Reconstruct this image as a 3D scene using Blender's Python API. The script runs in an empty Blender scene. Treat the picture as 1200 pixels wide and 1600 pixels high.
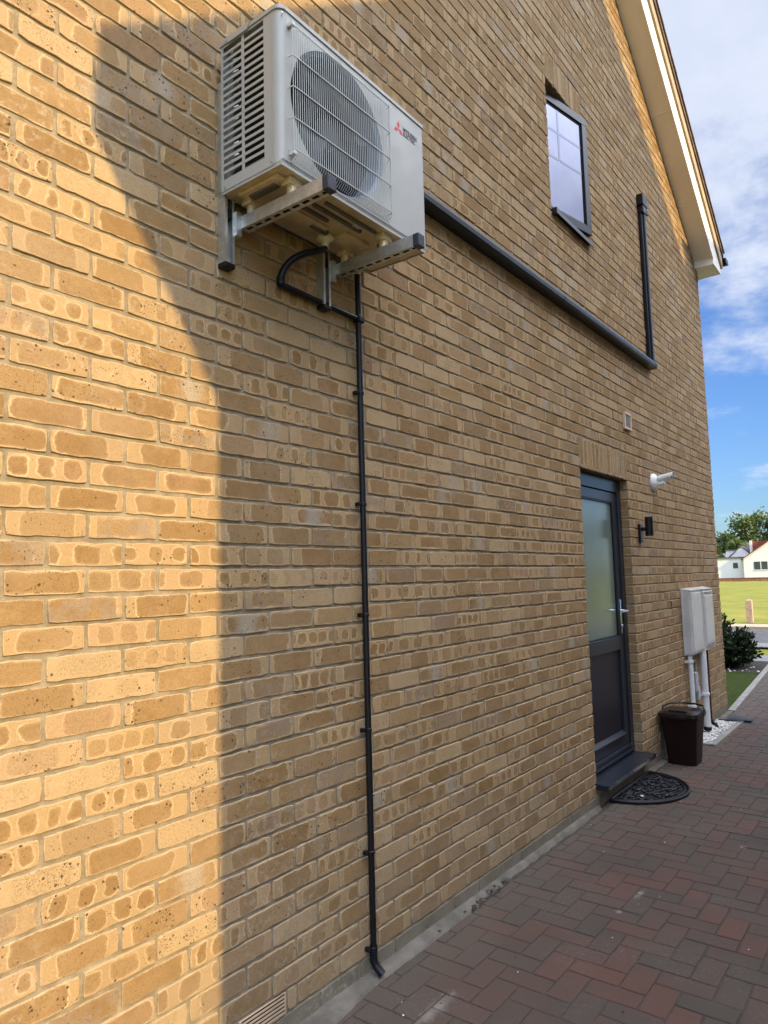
import bpy, bmesh, math, random
import numpy as np
from mathutils import Vector, Matrix
R=math.radians
random.seed(7); rng=np.random.default_rng(11)
sc=bpy.context.scene
COL=sc.collection

# ------------------------------------------------------------------ camera
yaw,pitch,roll=0.6524019,0.09475065,-0.02594430
F=Vector((math.cos(pitch)*math.cos(yaw),math.cos(pitch)*math.sin(yaw),math.sin(pitch)))
Rt=F.cross(Vector((0,0,1))).normalized(); Up=Rt.cross(F)
c,s=math.cos(roll),math.sin(roll)
R2=c*Rt+s*Up; U2=-s*Rt+c*Up
cd=bpy.data.cameras.new('camera'); cam=bpy.data.objects.new('camera',cd); COL.objects.link(cam)
cd.sensor_fit='VERTICAL'; cd.sensor_height=36; cd.lens=36*1102.79/1600; cd.clip_start=.05; cd.clip_end=3000
cam.matrix_world=Matrix(((R2.x,U2.x,-F.x,0),(R2.y,U2.y,-F.y,-1.828),(R2.z,U2.z,-F.z,1.524),(0,0,0,1)))
sc.camera=cam

# ------------------------------------------------------------------ world + sun
SUNV=Vector((-.262,-1,.42)).normalized()
EL=math.asin(SUNV.z); ROT=math.atan2(SUNV.x,SUNV.y)
w=bpy.data.worlds.new("World"); sc.world=w; w.use_nodes=True
nt=w.node_tree; nt.nodes.clear()
def N(nt,t,**k):
    n=nt.nodes.new(t)
    for a,b in k.items(): setattr(n,a,b)
    return n
def M_(nt,op,a,b=None,c=None,clamp=False):
    n=nt.nodes.new('ShaderNodeMath'); n.operation=op; n.use_clamp=clamp
    for i,v in enumerate((a,b,c)):
        if v is None: continue
        if hasattr(v,'links'): nt.links.new(v,n.inputs[i])
        else: n.inputs[i].default_value=v
    return n.outputs[0]
def mixc(nt,f,a,b,bt='MIX'):
    n=nt.nodes.new('ShaderNodeMix'); n.data_type='RGBA'; n.blend_type=bt; n.clamp_factor=True
    for i,v in ((0,f),(6,a),(7,b)):
        if hasattr(v,'links'): nt.links.new(v,n.inputs[i])
        elif i==0: n.inputs[0].default_value=v
        else: n.inputs[i].default_value=(*v,1)
    return n.outputs[2]
def ramp(nt,v,a,b,x=0.,y=1.,smooth=True):
    n=nt.nodes.new('ShaderNodeMapRange'); n.interpolation_type='SMOOTHSTEP' if smooth else 'LINEAR'
    nt.links.new(v,n.inputs[0])
    for i,q in ((1,a),(2,b),(3,x),(4,y)): n.inputs[i].default_value=q
    return n.outputs[0]
def noise(nt,vec,scale,detail=4,rough=.55,out=0):
    n=nt.nodes.new('ShaderNodeTexNoise'); n.inputs['Scale'].default_value=scale
    n.inputs['Detail'].default_value=detail; n.inputs['Roughness'].default_value=rough
    if vec is not None: nt.links.new(vec,n.inputs['Vector'])
    return n.outputs[out]
sky=N(nt,'ShaderNodeTexSky',sky_type='NISHITA',sun_disc=False,sun_elevation=EL,sun_rotation=ROT)
sky.air_density=1.2; sky.dust_density=.6; sky.ozone_density=1.2
tc=N(nt,'ShaderNodeTexCoord'); sep=N(nt,'ShaderNodeSeparateXYZ'); nt.links.new(tc.outputs['Generated'],sep.inputs[0])
zz=M_(nt,'ADD',M_(nt,'MAXIMUM',sep.outputs[2],0.),.16)
cmb=N(nt,'ShaderNodeCombineXYZ')
nt.links.new(M_(nt,'DIVIDE',sep.outputs[0],zz),cmb.inputs[0]); nt.links.new(M_(nt,'DIVIDE',sep.outputs[1],zz),cmb.inputs[1])
n1=noise(nt,cmb.outputs[0],1.5,9,.56); n2=noise(nt,cmb.outputs[0],.75,3,.5); n3=noise(nt,cmb.outputs[0],5.5,6,.6)
cover=ramp(nt,sep.outputs[2],.22,.5,-.075,.10)
cl=M_(nt,'ADD',M_(nt,'ADD',M_(nt,'MULTIPLY',n1,.66),M_(nt,'MULTIPLY',n2,.3)),M_(nt,'MULTIPLY',n3,.14))
cl=M_(nt,'ADD',cl,cover)
cm=ramp(nt,cl,.50,.63)
shade=ramp(nt,n3,.3,.7,.72,1.)
cc=mixc(nt,shade,(2.5,3.1,4.5),(4.5,4.8,5.5))
skyc=mixc(nt,1.,sky.outputs[0],(.40,.60,1.02),'MULTIPLY')
fin=mixc(nt,M_(nt,'MULTIPLY',cm,.88),skyc,cc)
# unseen sky behind the viewpoint and overhead, brightened as fill for the shaded wall
boost=M_(nt,'ADD',M_(nt,'MULTIPLY',ramp(nt,sep.outputs[1],-.05,-.45,0.,1.),ramp(nt,sep.outputs[2],.38,.72,.55,6.0)),ramp(nt,sep.outputs[2],.65,.95,1.,2.9))
vm=N(nt,'ShaderNodeVectorMath',operation='SCALE'); nt.links.new(fin,vm.inputs[0]); nt.links.new(boost,vm.inputs['Scale']); fin=mixc(nt,ramp(nt,boost,1.,3.),vm.outputs[0],mixc(nt,1.,vm.outputs[0],(1.03,.975,.88),'MULTIPLY'))
bg=N(nt,'ShaderNodeBackground'); bg.inputs[1].default_value=.115; nt.links.new(fin,bg.inputs[0])
wo=N(nt,'ShaderNodeOutputWorld'); nt.links.new(bg.outputs[0],wo.inputs[0])

sd=bpy.data.lights.new('sun','SUN'); sd.energy=3.75; sd.angle=R(.42); sd.color=(1,.735,.33)
so=bpy.data.objects.new('sun',sd); COL.objects.link(so); so.rotation_euler=SUNV.to_track_quat('Z','Y').to_euler()
so.location=(-10,-30,20)
sc.view_settings.view_transform='Standard'; sc.view_settings.look='None'; sc.view_settings.gamma=1
sc.view_settings.exposure=.75

# ------------------------------------------------------------------ helpers
def tag(o,label=None,cat=None,group=None,kind=None):
    if label: o['label']=label
    if cat: o['category']=cat
    if group: o['group']=group
    if kind: o['kind']=kind
    return o
def thing(name,label,cat,loc=(0,0,0),group=None,rz=0):
    o=bpy.data.objects.new(name,None); o.location=loc; o.rotation_euler=(0,0,rz); o.empty_display_size=.1; COL.objects.link(o)
    return tag(o,label,cat,group)
class MB:
    def __init__(s): s.v=[]; s.f=[]; s.m=[]; s.sm=[]
    def add(s,vs,fs,mi=0,smooth=False):
        b=len(s.v); s.v+=[tuple(v) for v in vs]
        for f in fs: s.f.append(tuple(b+i for i in f)); s.m.append(mi); s.sm.append(smooth)
    def box(s,x0,x1,y0,y1,z0,z1,mi=0,bev=0.,M=None):
        if bev<=0:
            vs=[Vector((x,y,z)) for x in (x0,x1) for y in (y0,y1) for z in (z0,z1)]
            fs=[(0,1,3,2),(4,6,7,5),(0,4,5,1),(2,3,7,6),(0,2,6,4),(1,5,7,3)]
        else:
            bm=bmesh.new(); bmesh.ops.create_cube(bm,size=1)
            bmesh.ops.scale(bm,vec=(abs(x1-x0),abs(y1-y0),abs(z1-z0)),verts=bm.verts)
            bmesh.ops.translate(bm,vec=((x0+x1)/2,(y0+y1)/2,(z0+z1)/2),verts=bm.verts)
            bmesh.ops.bevel(bm,geom=bm.edges[:],offset=bev,segments=2,affect='EDGES',profile=.5)
            bm.verts.index_update(); vs=[v.co.copy() for v in bm.verts]; fs=[[v.index for v in f.verts] for f in bm.faces]; bm.free()
        if M is not None: vs=[M@v for v in vs]
        s.add(vs,fs,mi)
    def tube(s,pts,r,n=10,mi=0,caps=True,smooth=True,r2=None):
        pts=[Vector(p) for p in pts]; vs=[];fs=[]
        t0=(pts[1]-pts[0]).normalized(); a=Vector((0,0,1)) if abs(t0.z)<.9 else Vector((1,0,0))
        u=t0.cross(a).normalized()
        for i,p in enumerate(pts):
            t=(pts[min(i+1,len(pts)-1)]-pts[max(i-1,0)]).normalized()
            u=(u-t*u.dot(t)).normalized(); q=t.cross(u)
            rr=r if r2 is None else r+(r2-r)*i/(len(pts)-1)
            for k in range(n):
                an=2*math.pi*k/n+math.pi/n; vs.append(p+u*math.cos(an)*rr+q*math.sin(an)*rr)
        for i in range(len(pts)-1):
            for k in range(n): k2=(k+1)%n; fs.append((i*n+k,i*n+k2,(i+1)*n+k2,(i+1)*n+k))
        s.add(vs,fs,mi,smooth)
        if caps:
            s.add(vs[:n],[tuple(range(n))[::-1]],mi); s.add(vs[-n:],[tuple(range(n))],mi)
    def lathe(s,org,axis,prof,n=24,mi=0,sc_=(1,1)):
        org=Vector(org); ax=Vector(axis).normalized(); a=Vector((0,0,1)) if abs(ax.z)<.9 else Vector((1,0,0))
        u=a.cross(ax).normalized(); q=ax.cross(u); vs=[];fs=[]
        for (r,h) in prof:
            for k in range(n):
                an=2*math.pi*k/n; vs.append(org+ax*h+u*math.cos(an)*r*sc_[0]+q*math.sin(an)*r*sc_[1])
        for i in range(len(prof)-1):
            for k in range(n): k2=(k+1)%n; fs.append((i*n+k,i*n+k2,(i+1)*n+k2,(i+1)*n+k))
        s.add(vs,fs,mi,True)
        s.add(vs[:n],[tuple(range(n))[::-1]],mi); s.add(vs[-n:],[tuple(range(n))],mi)
    def prism(s,poly,vec,mi=0,smooth=False):
        poly=[Vector(p) for p in poly]; vec=Vector(vec); n=len(poly)
        vs=poly+[p+vec for p in poly]
        fs=[tuple(range(n))[::-1],tuple(range(n,2*n))]+[(k,(k+1)%n,n+(k+1)%n,n+k) for k in range(n)]
        s.add(vs,fs,mi,smooth)
    def build(s,name,mats,parent=None,label=None,cat=None,group=None,kind=None):
        me=bpy.data.meshes.new(name); me.from_pydata(s.v,[],s.f)
        if not isinstance(mats,(list,tuple)): mats=[mats]
        for m in mats: me.materials.append(m)
        me.polygons.foreach_set('material_index',s.m); me.polygons.foreach_set('use_smooth',s.sm)
        bm=bmesh.new(); bm.from_mesh(me); bmesh.ops.remove_doubles(bm,verts=bm.verts,dist=1e-5) if len(s.v)<20000 else None
        bmesh.ops.recalc_face_normals(bm,faces=bm.faces) ; bm.to_mesh(me); bm.free()
        if any(s.sm):
            try: me.set_sharp_from_angle(angle=R(38))
            except Exception: pass
        o=bpy.data.objects.new(name,me); COL.objects.link(o)
        if parent:
            o.parent=parent; o.matrix_parent_inverse=Matrix.Identity(4)
            # geometry is written in world space: shift by the parent's position
            off=world_loc(parent)
            if off.length>0: me.transform(Matrix.Translation(-off))
        return tag(o,label,cat,group,kind)
def world_loc(o):
    v=Vector((0,0,0))
    while o: v+=o.location; o=o.parent
    return v
def mat(name,col,rough=.6,metal=0.,spec=.5,var=.12,vscale=8.,bump=0.,bscale=60.,col2=None,coat=0.,speck=None):
    m=bpy.data.materials.new(name); m.use_nodes=True; nt=m.node_tree; b=nt.nodes['Principled BSDF']
    b.inputs['Roughness'].default_value=rough; b.inputs['Metallic'].default_value=metal
    b.inputs['Specular IOR Level'].default_value=spec; b.inputs['Coat Weight'].default_value=coat
    t=N(nt,'ShaderNodeTexCoord'); ob=t.outputs['Object']
    if var>0 or col2:
        c2=col2 or tuple(min(1,x*(1+var)) for x in col); c1=col if col2 else tuple(x*(1-var) for x in col)
        f=ramp(nt,noise(nt,ob,vscale,6,.6),.3,.7)
        cc=mixc(nt,f,c1,c2)
        if speck:
            v=nt.nodes.new('ShaderNodeTexVoronoi'); v.inputs['Scale'].default_value=speck[0]; nt.links.new(ob,v.inputs['Vector'])
            cc=mixc(nt,ramp(nt,v.outputs[0],speck[1],speck[1]*1.6,1,0),cc,speck[2])
        nt.links.new(cc,b.inputs['Base Color'])
        nt.links.new(ramp(nt,noise(nt,ob,vscale*3,4),.3,.7,max(0,rough-.08),min(1,rough+.08)),b.inputs['Roughness'])
    else: b.inputs['Base Color'].default_value=(*col,1)
    if bump>0:
        bp=N(nt,'ShaderNodeBump'); bp.inputs['Distance'].default_value=bump; bp.inputs['Strength'].default_value=.8
        nt.links.new(noise(nt,ob,bscale,5,.6),bp.inputs['Height']); nt.links.new(bp.outputs[0],b.inputs['Normal'])
    return m

# ------------------------------------------------------------------ materials
def brick_mat():
    m=bpy.data.materials.new('buff_brick'); m.use_nodes=True; nt=m.node_tree; b=nt.nodes['Principled BSDF']
    def att(n): a=N(nt,'ShaderNodeAttribute'); a.attribute_name=n; return a
    ra=att('ra'); rb=att('rb'); lp=att('lp'); ge=N(nt,'ShaderNodeTexCoord'); ob=ge.outputs['Object']
    sa=N(nt,'ShaderNodeSeparateColor'); nt.links.new(ra.outputs['Color'],sa.inputs[0]); r1,r2,r3=sa.outputs; r4=ra.outputs['Alpha']
    sb=N(nt,'ShaderNodeSeparateColor'); nt.links.new(rb.outputs['Color'],sb.inputs[0]); kP,kA,kc=sb.outputs; kB=rb.outputs['Alpha']
    sl=N(nt,'ShaderNodeSeparateXYZ'); nt.links.new(lp.outputs['Vector'],sl.inputs[0]); lx,lz,hl=sl.outputs
    nA=noise(nt,ob,17,3,.55,1)
    nsp=N(nt,'ShaderNodeSeparateColor'); nt.links.new(nA,nsp.inputs[0])
    X=M_(nt,'ADD',M_(nt,'SUBTRACT',lx,kc),M_(nt,'MULTIPLY',M_(nt,'SUBTRACT',nsp.outputs[0],.5),.045))
    Z=M_(nt,'ADD',lz,M_(nt,'MULTIPLY',M_(nt,'SUBTRACT',nsp.outputs[1],.5),.020))
    q=M_(nt,'DIVIDE',X,kP); Xf=M_(nt,'ABSOLUTE',M_(nt,'MULTIPLY',M_(nt,'SUBTRACT',q,M_(nt,'ROUND',q)),kP))
    ax=M_(nt,'MAXIMUM',M_(nt,'SUBTRACT',Xf,kA),0.); az=M_(nt,'MAXIMUM',M_(nt,'SUBTRACT',M_(nt,'ABSOLUTE',Z),kB),0.)
    sd_=M_(nt,'SUBTRACT',M_(nt,'SQRT',M_(nt,'ADD',M_(nt,'MULTIPLY',ax,ax),M_(nt,'MULTIPLY',az,az))),.014)
    ew=M_(nt,'MULTIPLY',M_(nt,'POWER',noise(nt,ob,7,2),1.6),.034); core=ramp(nt,M_(nt,'DIVIDE',sd_,ew),-.6,.45,1,0)
    halo=ramp(nt,M_(nt,'ABSOLUTE',M_(nt,'SUBTRACT',sd_,.0030)),0.,.0040,1,0)
    # colours
    base=mixc(nt,r1,(.275,.165,.072),(.420,.272,.130))
    pink=mixc(nt,ramp(nt,r2,.86,.93,0,.75),base,(.40,.245,.155))
    grey=mixc(nt,ramp(nt,r2,.13,.05,0,.6),pink,(.27,.205,.15))
    pale=mixc(nt,ramp(nt,r3,.86,.90,0,.8),grey,(.45,.335,.200))
    light=mixc(nt,.50,pale,(.47,.335,.195))
    patt=M_(nt,'MULTIPLY',ramp(nt,r3,.93,.80,.0,1.),ramp(nt,M_(nt,'FRACT',M_(nt,'MULTIPLY',r2,13.7)),.0,.6,.5,1.))
    big=noise(nt,ob,14,4,.6)
    c_=mixc(nt,M_(nt,'MULTIPLY',core,patt),light,mixc(nt,ramp(nt,big,.3,.7,.36,.80),pale,(.215,.122,.046)))
    c_=mixc(nt,M_(nt,'MULTIPLY',M_(nt,'MULTIPLY',halo,patt),ramp(nt,big,.34,.62,.15,.92)),c_,(.60,.47,.30))
    # edge lightening of the arris
    ed=M_(nt,'MINIMUM',M_(nt,'SUBTRACT',hl,M_(nt,'ABSOLUTE',lx)),M_(nt,'SUBTRACT',.0325,M_(nt,'ABSOLUTE',lz)))
    ed=M_(nt,'ADD',ed,M_(nt,'MULTIPLY',M_(nt,'SUBTRACT',noise(nt,ob,55,3),.5),.010))
    c_=mixc(nt,M_(nt,'MULTIPLY',ramp(nt,ed,.001,.0045,1,0),.62),c_,(.57,.44,.29))
    # grey white bloom on a few
    bl=M_(nt,'MULTIPLY',ramp(nt,r4,.955,.97),ramp(nt,M_(nt,'ADD',M_(nt,'ABSOLUTE',M_(nt,'SUBTRACT',lx,.01)),M_(nt,'MULTIPLY',noise(nt,ob,30,4),.09)),.05,.12,.75,0))
    c_=mixc(nt,bl,c_,(.42,.385,.34))
    gr=M_(nt,'MULTIPLY',ramp(nt,r4,.09,.06),ramp(nt,noise(nt,ob,18,4),.38,.6,0,.75))
    c_=mixc(nt,gr,c_,(.26,.205,.165))
    # fine grain
    c_=mixc(nt,ramp(nt,noise(nt,ob,420,3,.7),.35,.7,0,.45),c_,(.21,.13,.06))
    c_=mixc(nt,M_(nt,'MULTIPLY',ramp(nt,noise(nt,ob,190,4,.75),.46,.62,0,.42),M_(nt,'ADD',.25,M_(nt,'MULTIPLY',core,.75))),c_,(.15,.082,.032))
    c_=mixc(nt,ramp(nt,noise(nt,ob,3.1,3),.42,.66,0,.20),c_,(.34,.25,.18))
    c_=mixc(nt,ramp(nt,noise(nt,ob,9,5,.7),.4,.75,0,.30),c_,(.30,.20,.11))
    # iron spots
    for sc_,th,dens in ((85,.30,.66),(200,.34,.62)):
        v=N(nt,'ShaderNodeTexVoronoi'); v.inputs['Scale'].default_value=sc_; nt.links.new(ob,v.inputs['Vector'])
        vs=N(nt,'ShaderNodeSeparateColor'); nt.links.new(v.outputs['Color'],vs.inputs[0])
        on=M_(nt,'GREATER_THAN',vs.outputs[0],M_(nt,'SUBTRACT',1.05,M_(nt,'MULTIPLY',M_(nt,'POWER',M_(nt,'FRACT',M_(nt,'MULTIPLY',r1,7.3)),1.6),.62 if sc_<100 else .75)))
        on=M_(nt,'MULTIPLY',on,ramp(nt,noise(nt,ob,16,2),.40,.55))
        thr=M_(nt,'MULTIPLY',vs.outputs[1],th)
        dot=M_(nt,'MULTIPLY',on,ramp(nt,M_(nt,'SUBTRACT',v.outputs[0],thr),0.,.10,1,0))
        c_=mixc(nt,M_(nt,'MULTIPLY',dot,.86),c_,(.040,.026,.018))
    # splash dirt low on the wall
    sz=N(nt,'ShaderNodeSeparateXYZ'); nt.links.new(ob,sz.inputs[0])
    dz=M_(nt,'ADD',sz.outputs[2],M_(nt,'MULTIPLY',noise(nt,ob,5,4),.02))
    c_=mixc(nt,ramp(nt,dz,.082,.092,.92,0),c_,mixc(nt,ramp(nt,noise(nt,ob,8,5),.3,.7),(.115,.11,.098),(.19,.175,.15)))
    dz=M_(nt,'ADD',sz.outputs[2],M_(nt,'MULTIPLY',noise(nt,ob,5,4),.3))
    c_=mixc(nt,ramp(nt,dz,.2,.8,.30,0),c_,(.21,.17,.125))
    ef=M_(nt,'MULTIPLY',ramp(nt,noise(nt,ob,1.1,3),.52,.68),ramp(nt,noise(nt,ob,38,5,.7),.50,.66)); c_=mixc(nt,M_(nt,'MULTIPLY',ef,.38),c_,(.50,.44,.36))
    c_=mixc(nt,1.,c_,(.95,.94,.88),'MULTIPLY')
    nt.links.new(c_,b.inputs['Base Color'])
    b.inputs['Roughness'].default_value=.88; b.inputs['Specular IOR Level'].default_value=.25
    h=M_(nt,'ADD',M_(nt,'MULTIPLY',noise(nt,ob,330,5,.7),.8),M_(nt,'MULTIPLY',noise(nt,ob,45,4,.6),1.5))
    bp=N(nt,'ShaderNodeBump'); bp.inputs['Distance'].default_value=.0016; bp.inputs['Strength'].default_value=.8
    nt.links.new(h,bp.inputs['Height']); nt.links.new(bp.outputs[0],b.inputs['Normal'])
    return m
BRICK=brick_mat()
MORTAR=mat('mortar',(.185,.15,.10),.95,var=.0,col2=(.31,.255,.185),vscale=16,bump=.0035,bscale=140,spec=.1,speck=(420,.13,(.12,.10,.075)))
def farbrick(name,a,b_,mo,axis):
    m=bpy.data.materials.new(name); m.use_nodes=True; nt=m.node_tree; b=nt.nodes['Principled BSDF']
    t=N(nt,'ShaderNodeTexCoord'); sp=N(nt,'ShaderNodeSeparateXYZ'); nt.links.new(t.outputs['Object'],sp.inputs[0])
    cb=N(nt,'ShaderNodeCombineXYZ'); nt.links.new(sp.outputs[axis],cb.inputs[0]); nt.links.new(sp.outputs[2],cb.inputs[1])
    br=N(nt,'ShaderNodeTexBrick'); nt.links.new(cb.outputs[0],br.inputs[0])
    for k,v in (('Scale',1),('Mortar Size',.005),('Brick Width',.225),('Row Height',.075),('Mortar Smooth',.2)): br.inputs[k].default_value=v
    br.inputs['Color1'].default_value=(*a,1); br.inputs['Color2'].default_value=(*b_,1); br.inputs['Mortar'].default_value=(*mo,1)
    c_=mixc(nt,ramp(nt,noise(nt,t.outputs['Object'],9,5),.35,.7,0,.4),br.outputs[0],tuple(x*.7 for x in a))
    nt.links.new(c_,b.inputs['Base Color']); b.inputs['Roughness'].default_value=.9
    bp=N(nt,'ShaderNodeBump'); bp.inputs['Distance'].default_value=.006; bp.invert=True; nt.links.new(br.outputs[1],bp.inputs['Height']); nt.links.new(bp.outputs[0],b.inputs['Normal'])
    return m
FB_X=farbrick('buff_brick_along_x',(.36,.22,.09),(.42,.27,.12),(.28,.23,.16),0)
FB_Y=farbrick('buff_brick_along_y',(.36,.22,.09),(.42,.27,.12),(.28,.23,.16),1)
UPVC=mat('cream_upvc',(.78,.74,.66),.35,var=.04,vscale=3,spec=.5)
WHITE=mat('white_plastic',(.72,.73,.74),.38,var=.03,vscale=5)
MBOX=mat('meter_box_plastic',(.57,.57,.56),.42,var=0,col2=(.50,.495,.475),vscale=5)
ACP=mat('ivory_painted_steel',(.345,.345,.33),.36,var=.03,vscale=6,bump=.0002,bscale=300)
ACG=mat('grey_white_wire',(.52,.54,.54),.4,var=.03)
FAN=mat('dark_fan_plastic',(.009,.010,.020),.55,spec=.2,var=.06)
BELL=mat('bellmouth_plastic',(.17,.20,.25),.5,var=.06)
COIL=mat('coil_fins',(.20,.19,.17),.45,metal=.6,var=.35,vscale=25)
GALV=mat('galvanised_steel',(.46,.47,.46),.42,metal=.85,var=0,col2=(.62,.62,.58),vscale=38,bump=.0003,bscale=90)
PAN=mat('base_pan_steel',(.52,.43,.27),.36,metal=.35,var=.15,vscale=12)
DARK=mat('black_hole',(.008,.008,.008),.8,var=0)
BLKP=mat('black_pvc',(.006,.006,.008),.38,var=.1,spec=.32)
TRNK=mat('anthracite_trunking',(.008,.012,.020),.36,var=.1,spec=.4)
CAPB=mat('dark_blue_cap',(.022,.026,.045),.5,var=.08)
ANTH=mat('anthracite_upvc',(.014,.018,.028),.28,var=0,spec=.4)
PANEL=mat('dark_door_panel',(.012,.011,.017),.34,var=0,spec=.32)
CHROME=mat('satin_chrome',(.75,.76,.78),.22,metal=1.,var=.03)
RED=mat('red_print',(.55,.02,.04),.5,var=0); INK=mat('grey_ink',(.06,.065,.08),.5,var=0)
BIN=mat('brown_bin_plastic',(.013,.005,.0045),.42,spec=.25,var=.1,vscale=20,bump=.0004,bscale=200)
BINL=mat('brown_bin_lid_plastic',(.018,.011,.009),.36,spec=.35,var=.1,vscale=20)
RUB=mat('black_rubber',(.007,.008,.011),.5,spec=.35,var=.2,vscale=40)
CONC=mat('concrete',(.10,.09,.073),.92,var=0,col2=(.175,.158,.132),vscale=9,bump=.002,bscale=60)
KERB=mat('kerb_stone',(.22,.205,.185),.9,var=0,col2=(.30,.285,.265),vscale=6,bump=.0015,bscale=70)
SAND=mat('joint_sand',(.060,.048,.039),.95,var=.3,vscale=30,bump=.001,bscale=200)
TILE=mat('roof_tile',(.14,.10,.075),.85,var=.3,vscale=9,bump=.004,bscale=30)
VERGE=mat('verge_mortar',(.36,.28,.19),.85,var=.12,vscale=7)
ASPH=mat('asphalt',(.11,.105,.10),.9,var=.2,vscale=4,bump=.002,bscale=150)
PAVE=mat('concrete_paving',(.22,.21,.20),.9,var=.12,vscale=2)
RENDER_=mat('white_render',(.80,.80,.78),.8,var=.03,vscale=.6)
REDT=mat('red_roof_tile',(.22,.060,.045),.85,var=.2,vscale=3)
GREYT=mat('grey_felt_roof',(.12,.11,.11),.85,var=.2,vscale=1)
OLDBR=mat('old_garden_brick',(.25,.12,.07),.9,var=.25,vscale=3)
FWIN=mat('far_window_glass',(.05,.06,.065),.15,var=.2,vscale=1,spec=.8)
TIMB=mat('weathered_timber',(.34,.26,.19),.85,var=.25,vscale=12,bump=.003,bscale=30)
STONE=mat('white_pebble',(.62,.61,.59),.7,var=.14,vscale=30)
MULCH=mat('dark_mulch',(.030,.022,.016),.95,var=.5,vscale=20,bump=.02,bscale=30)
def grassm(name,a,b_,sc_,bd=.03):
    m=mat(name,a,.9,var=0,col2=b_,vscale=sc_,spec=.15,bump=bd,bscale=sc_*12); return m
TURF=grassm('short_green_turf',(.026,.042,.004),(.045,.066,.006),14,.012)
FIELD=grassm('summer_grass',(.145,.17,.026),(.25,.235,.05),.5,.04)
def leafm(name,a,b_):
    m=bpy.data.materials.new(name); m.use_nodes=True; nt=m.node_tree; b=nt.nodes['Principled BSDF']
    g=N(nt,'ShaderNodeNewGeometry'); cc=mixc(nt,g.outputs['Random Per Island'],a,b_)
    nt.links.new(cc,b.inputs['Base Color']); b.inputs['Roughness'].default_value=.5
    tr=N(nt,'ShaderNodeBsdfTranslucent'); nt.links.new(mixc(nt,1.,cc,(1.2,1.4,.6),'MULTIPLY'),tr.inputs[0])
    mx=N(nt,'ShaderNodeMixShader'); mx.inputs[0].default_value=.25; nt.links.new(b.outputs[0],mx.inputs[1]); nt.links.new(tr.outputs[0],mx.inputs[2])
    nt.links.new(mx.outputs[0],nt.nodes['Material Output'].inputs[0]); return m
LEAF=leafm('tree_leaves',(.035,.065,.018),(.13,.17,.045)); BUSHL=leafm('shrub_leaves',(.006,.014,.004),(.020,.040,.010))
BARK=mat('bark',(.09,.07,.05),.9,var=.3)
def glassm(name,tint,ior,rough,spec=.5,wave=0.):
    m=bpy.data.materials.new(name); m.use_nodes=True; nt=m.node_tree; b=nt.nodes['Principled BSDF']
    t=N(nt,'ShaderNodeTexCoord')
    cc=mixc(nt,ramp(nt,noise(nt,t.outputs['Object'],2.2,3),.3,.7),tuple(x*.8 for x in tint),tint); nt.links.new(cc,b.inputs['Base Color'])
    b.inputs['IOR'].default_value=ior; b.inputs['Roughness'].default_value=rough; b.inputs['Specular IOR Level'].default_value=spec
    if wave>0:
        bp=N(nt,'ShaderNodeBump'); bp.inputs['Distance'].default_value=wave; nt.links.new(noise(nt,t.outputs['Object'],3,2),bp.inputs['Height']); nt.links.new(bp.outputs[0],b.inputs['Normal'])
    return m
GLASS=glassm('window_glass',(.20,.215,.30),2.0,.03,.5,.0008)
GLASS.node_tree.nodes['Principled BSDF'].inputs['Metallic'].default_value=.9
FROST=glassm('frosted_glass',(.125,.170,.145),1.8,.17,.5,.0006)

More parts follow.
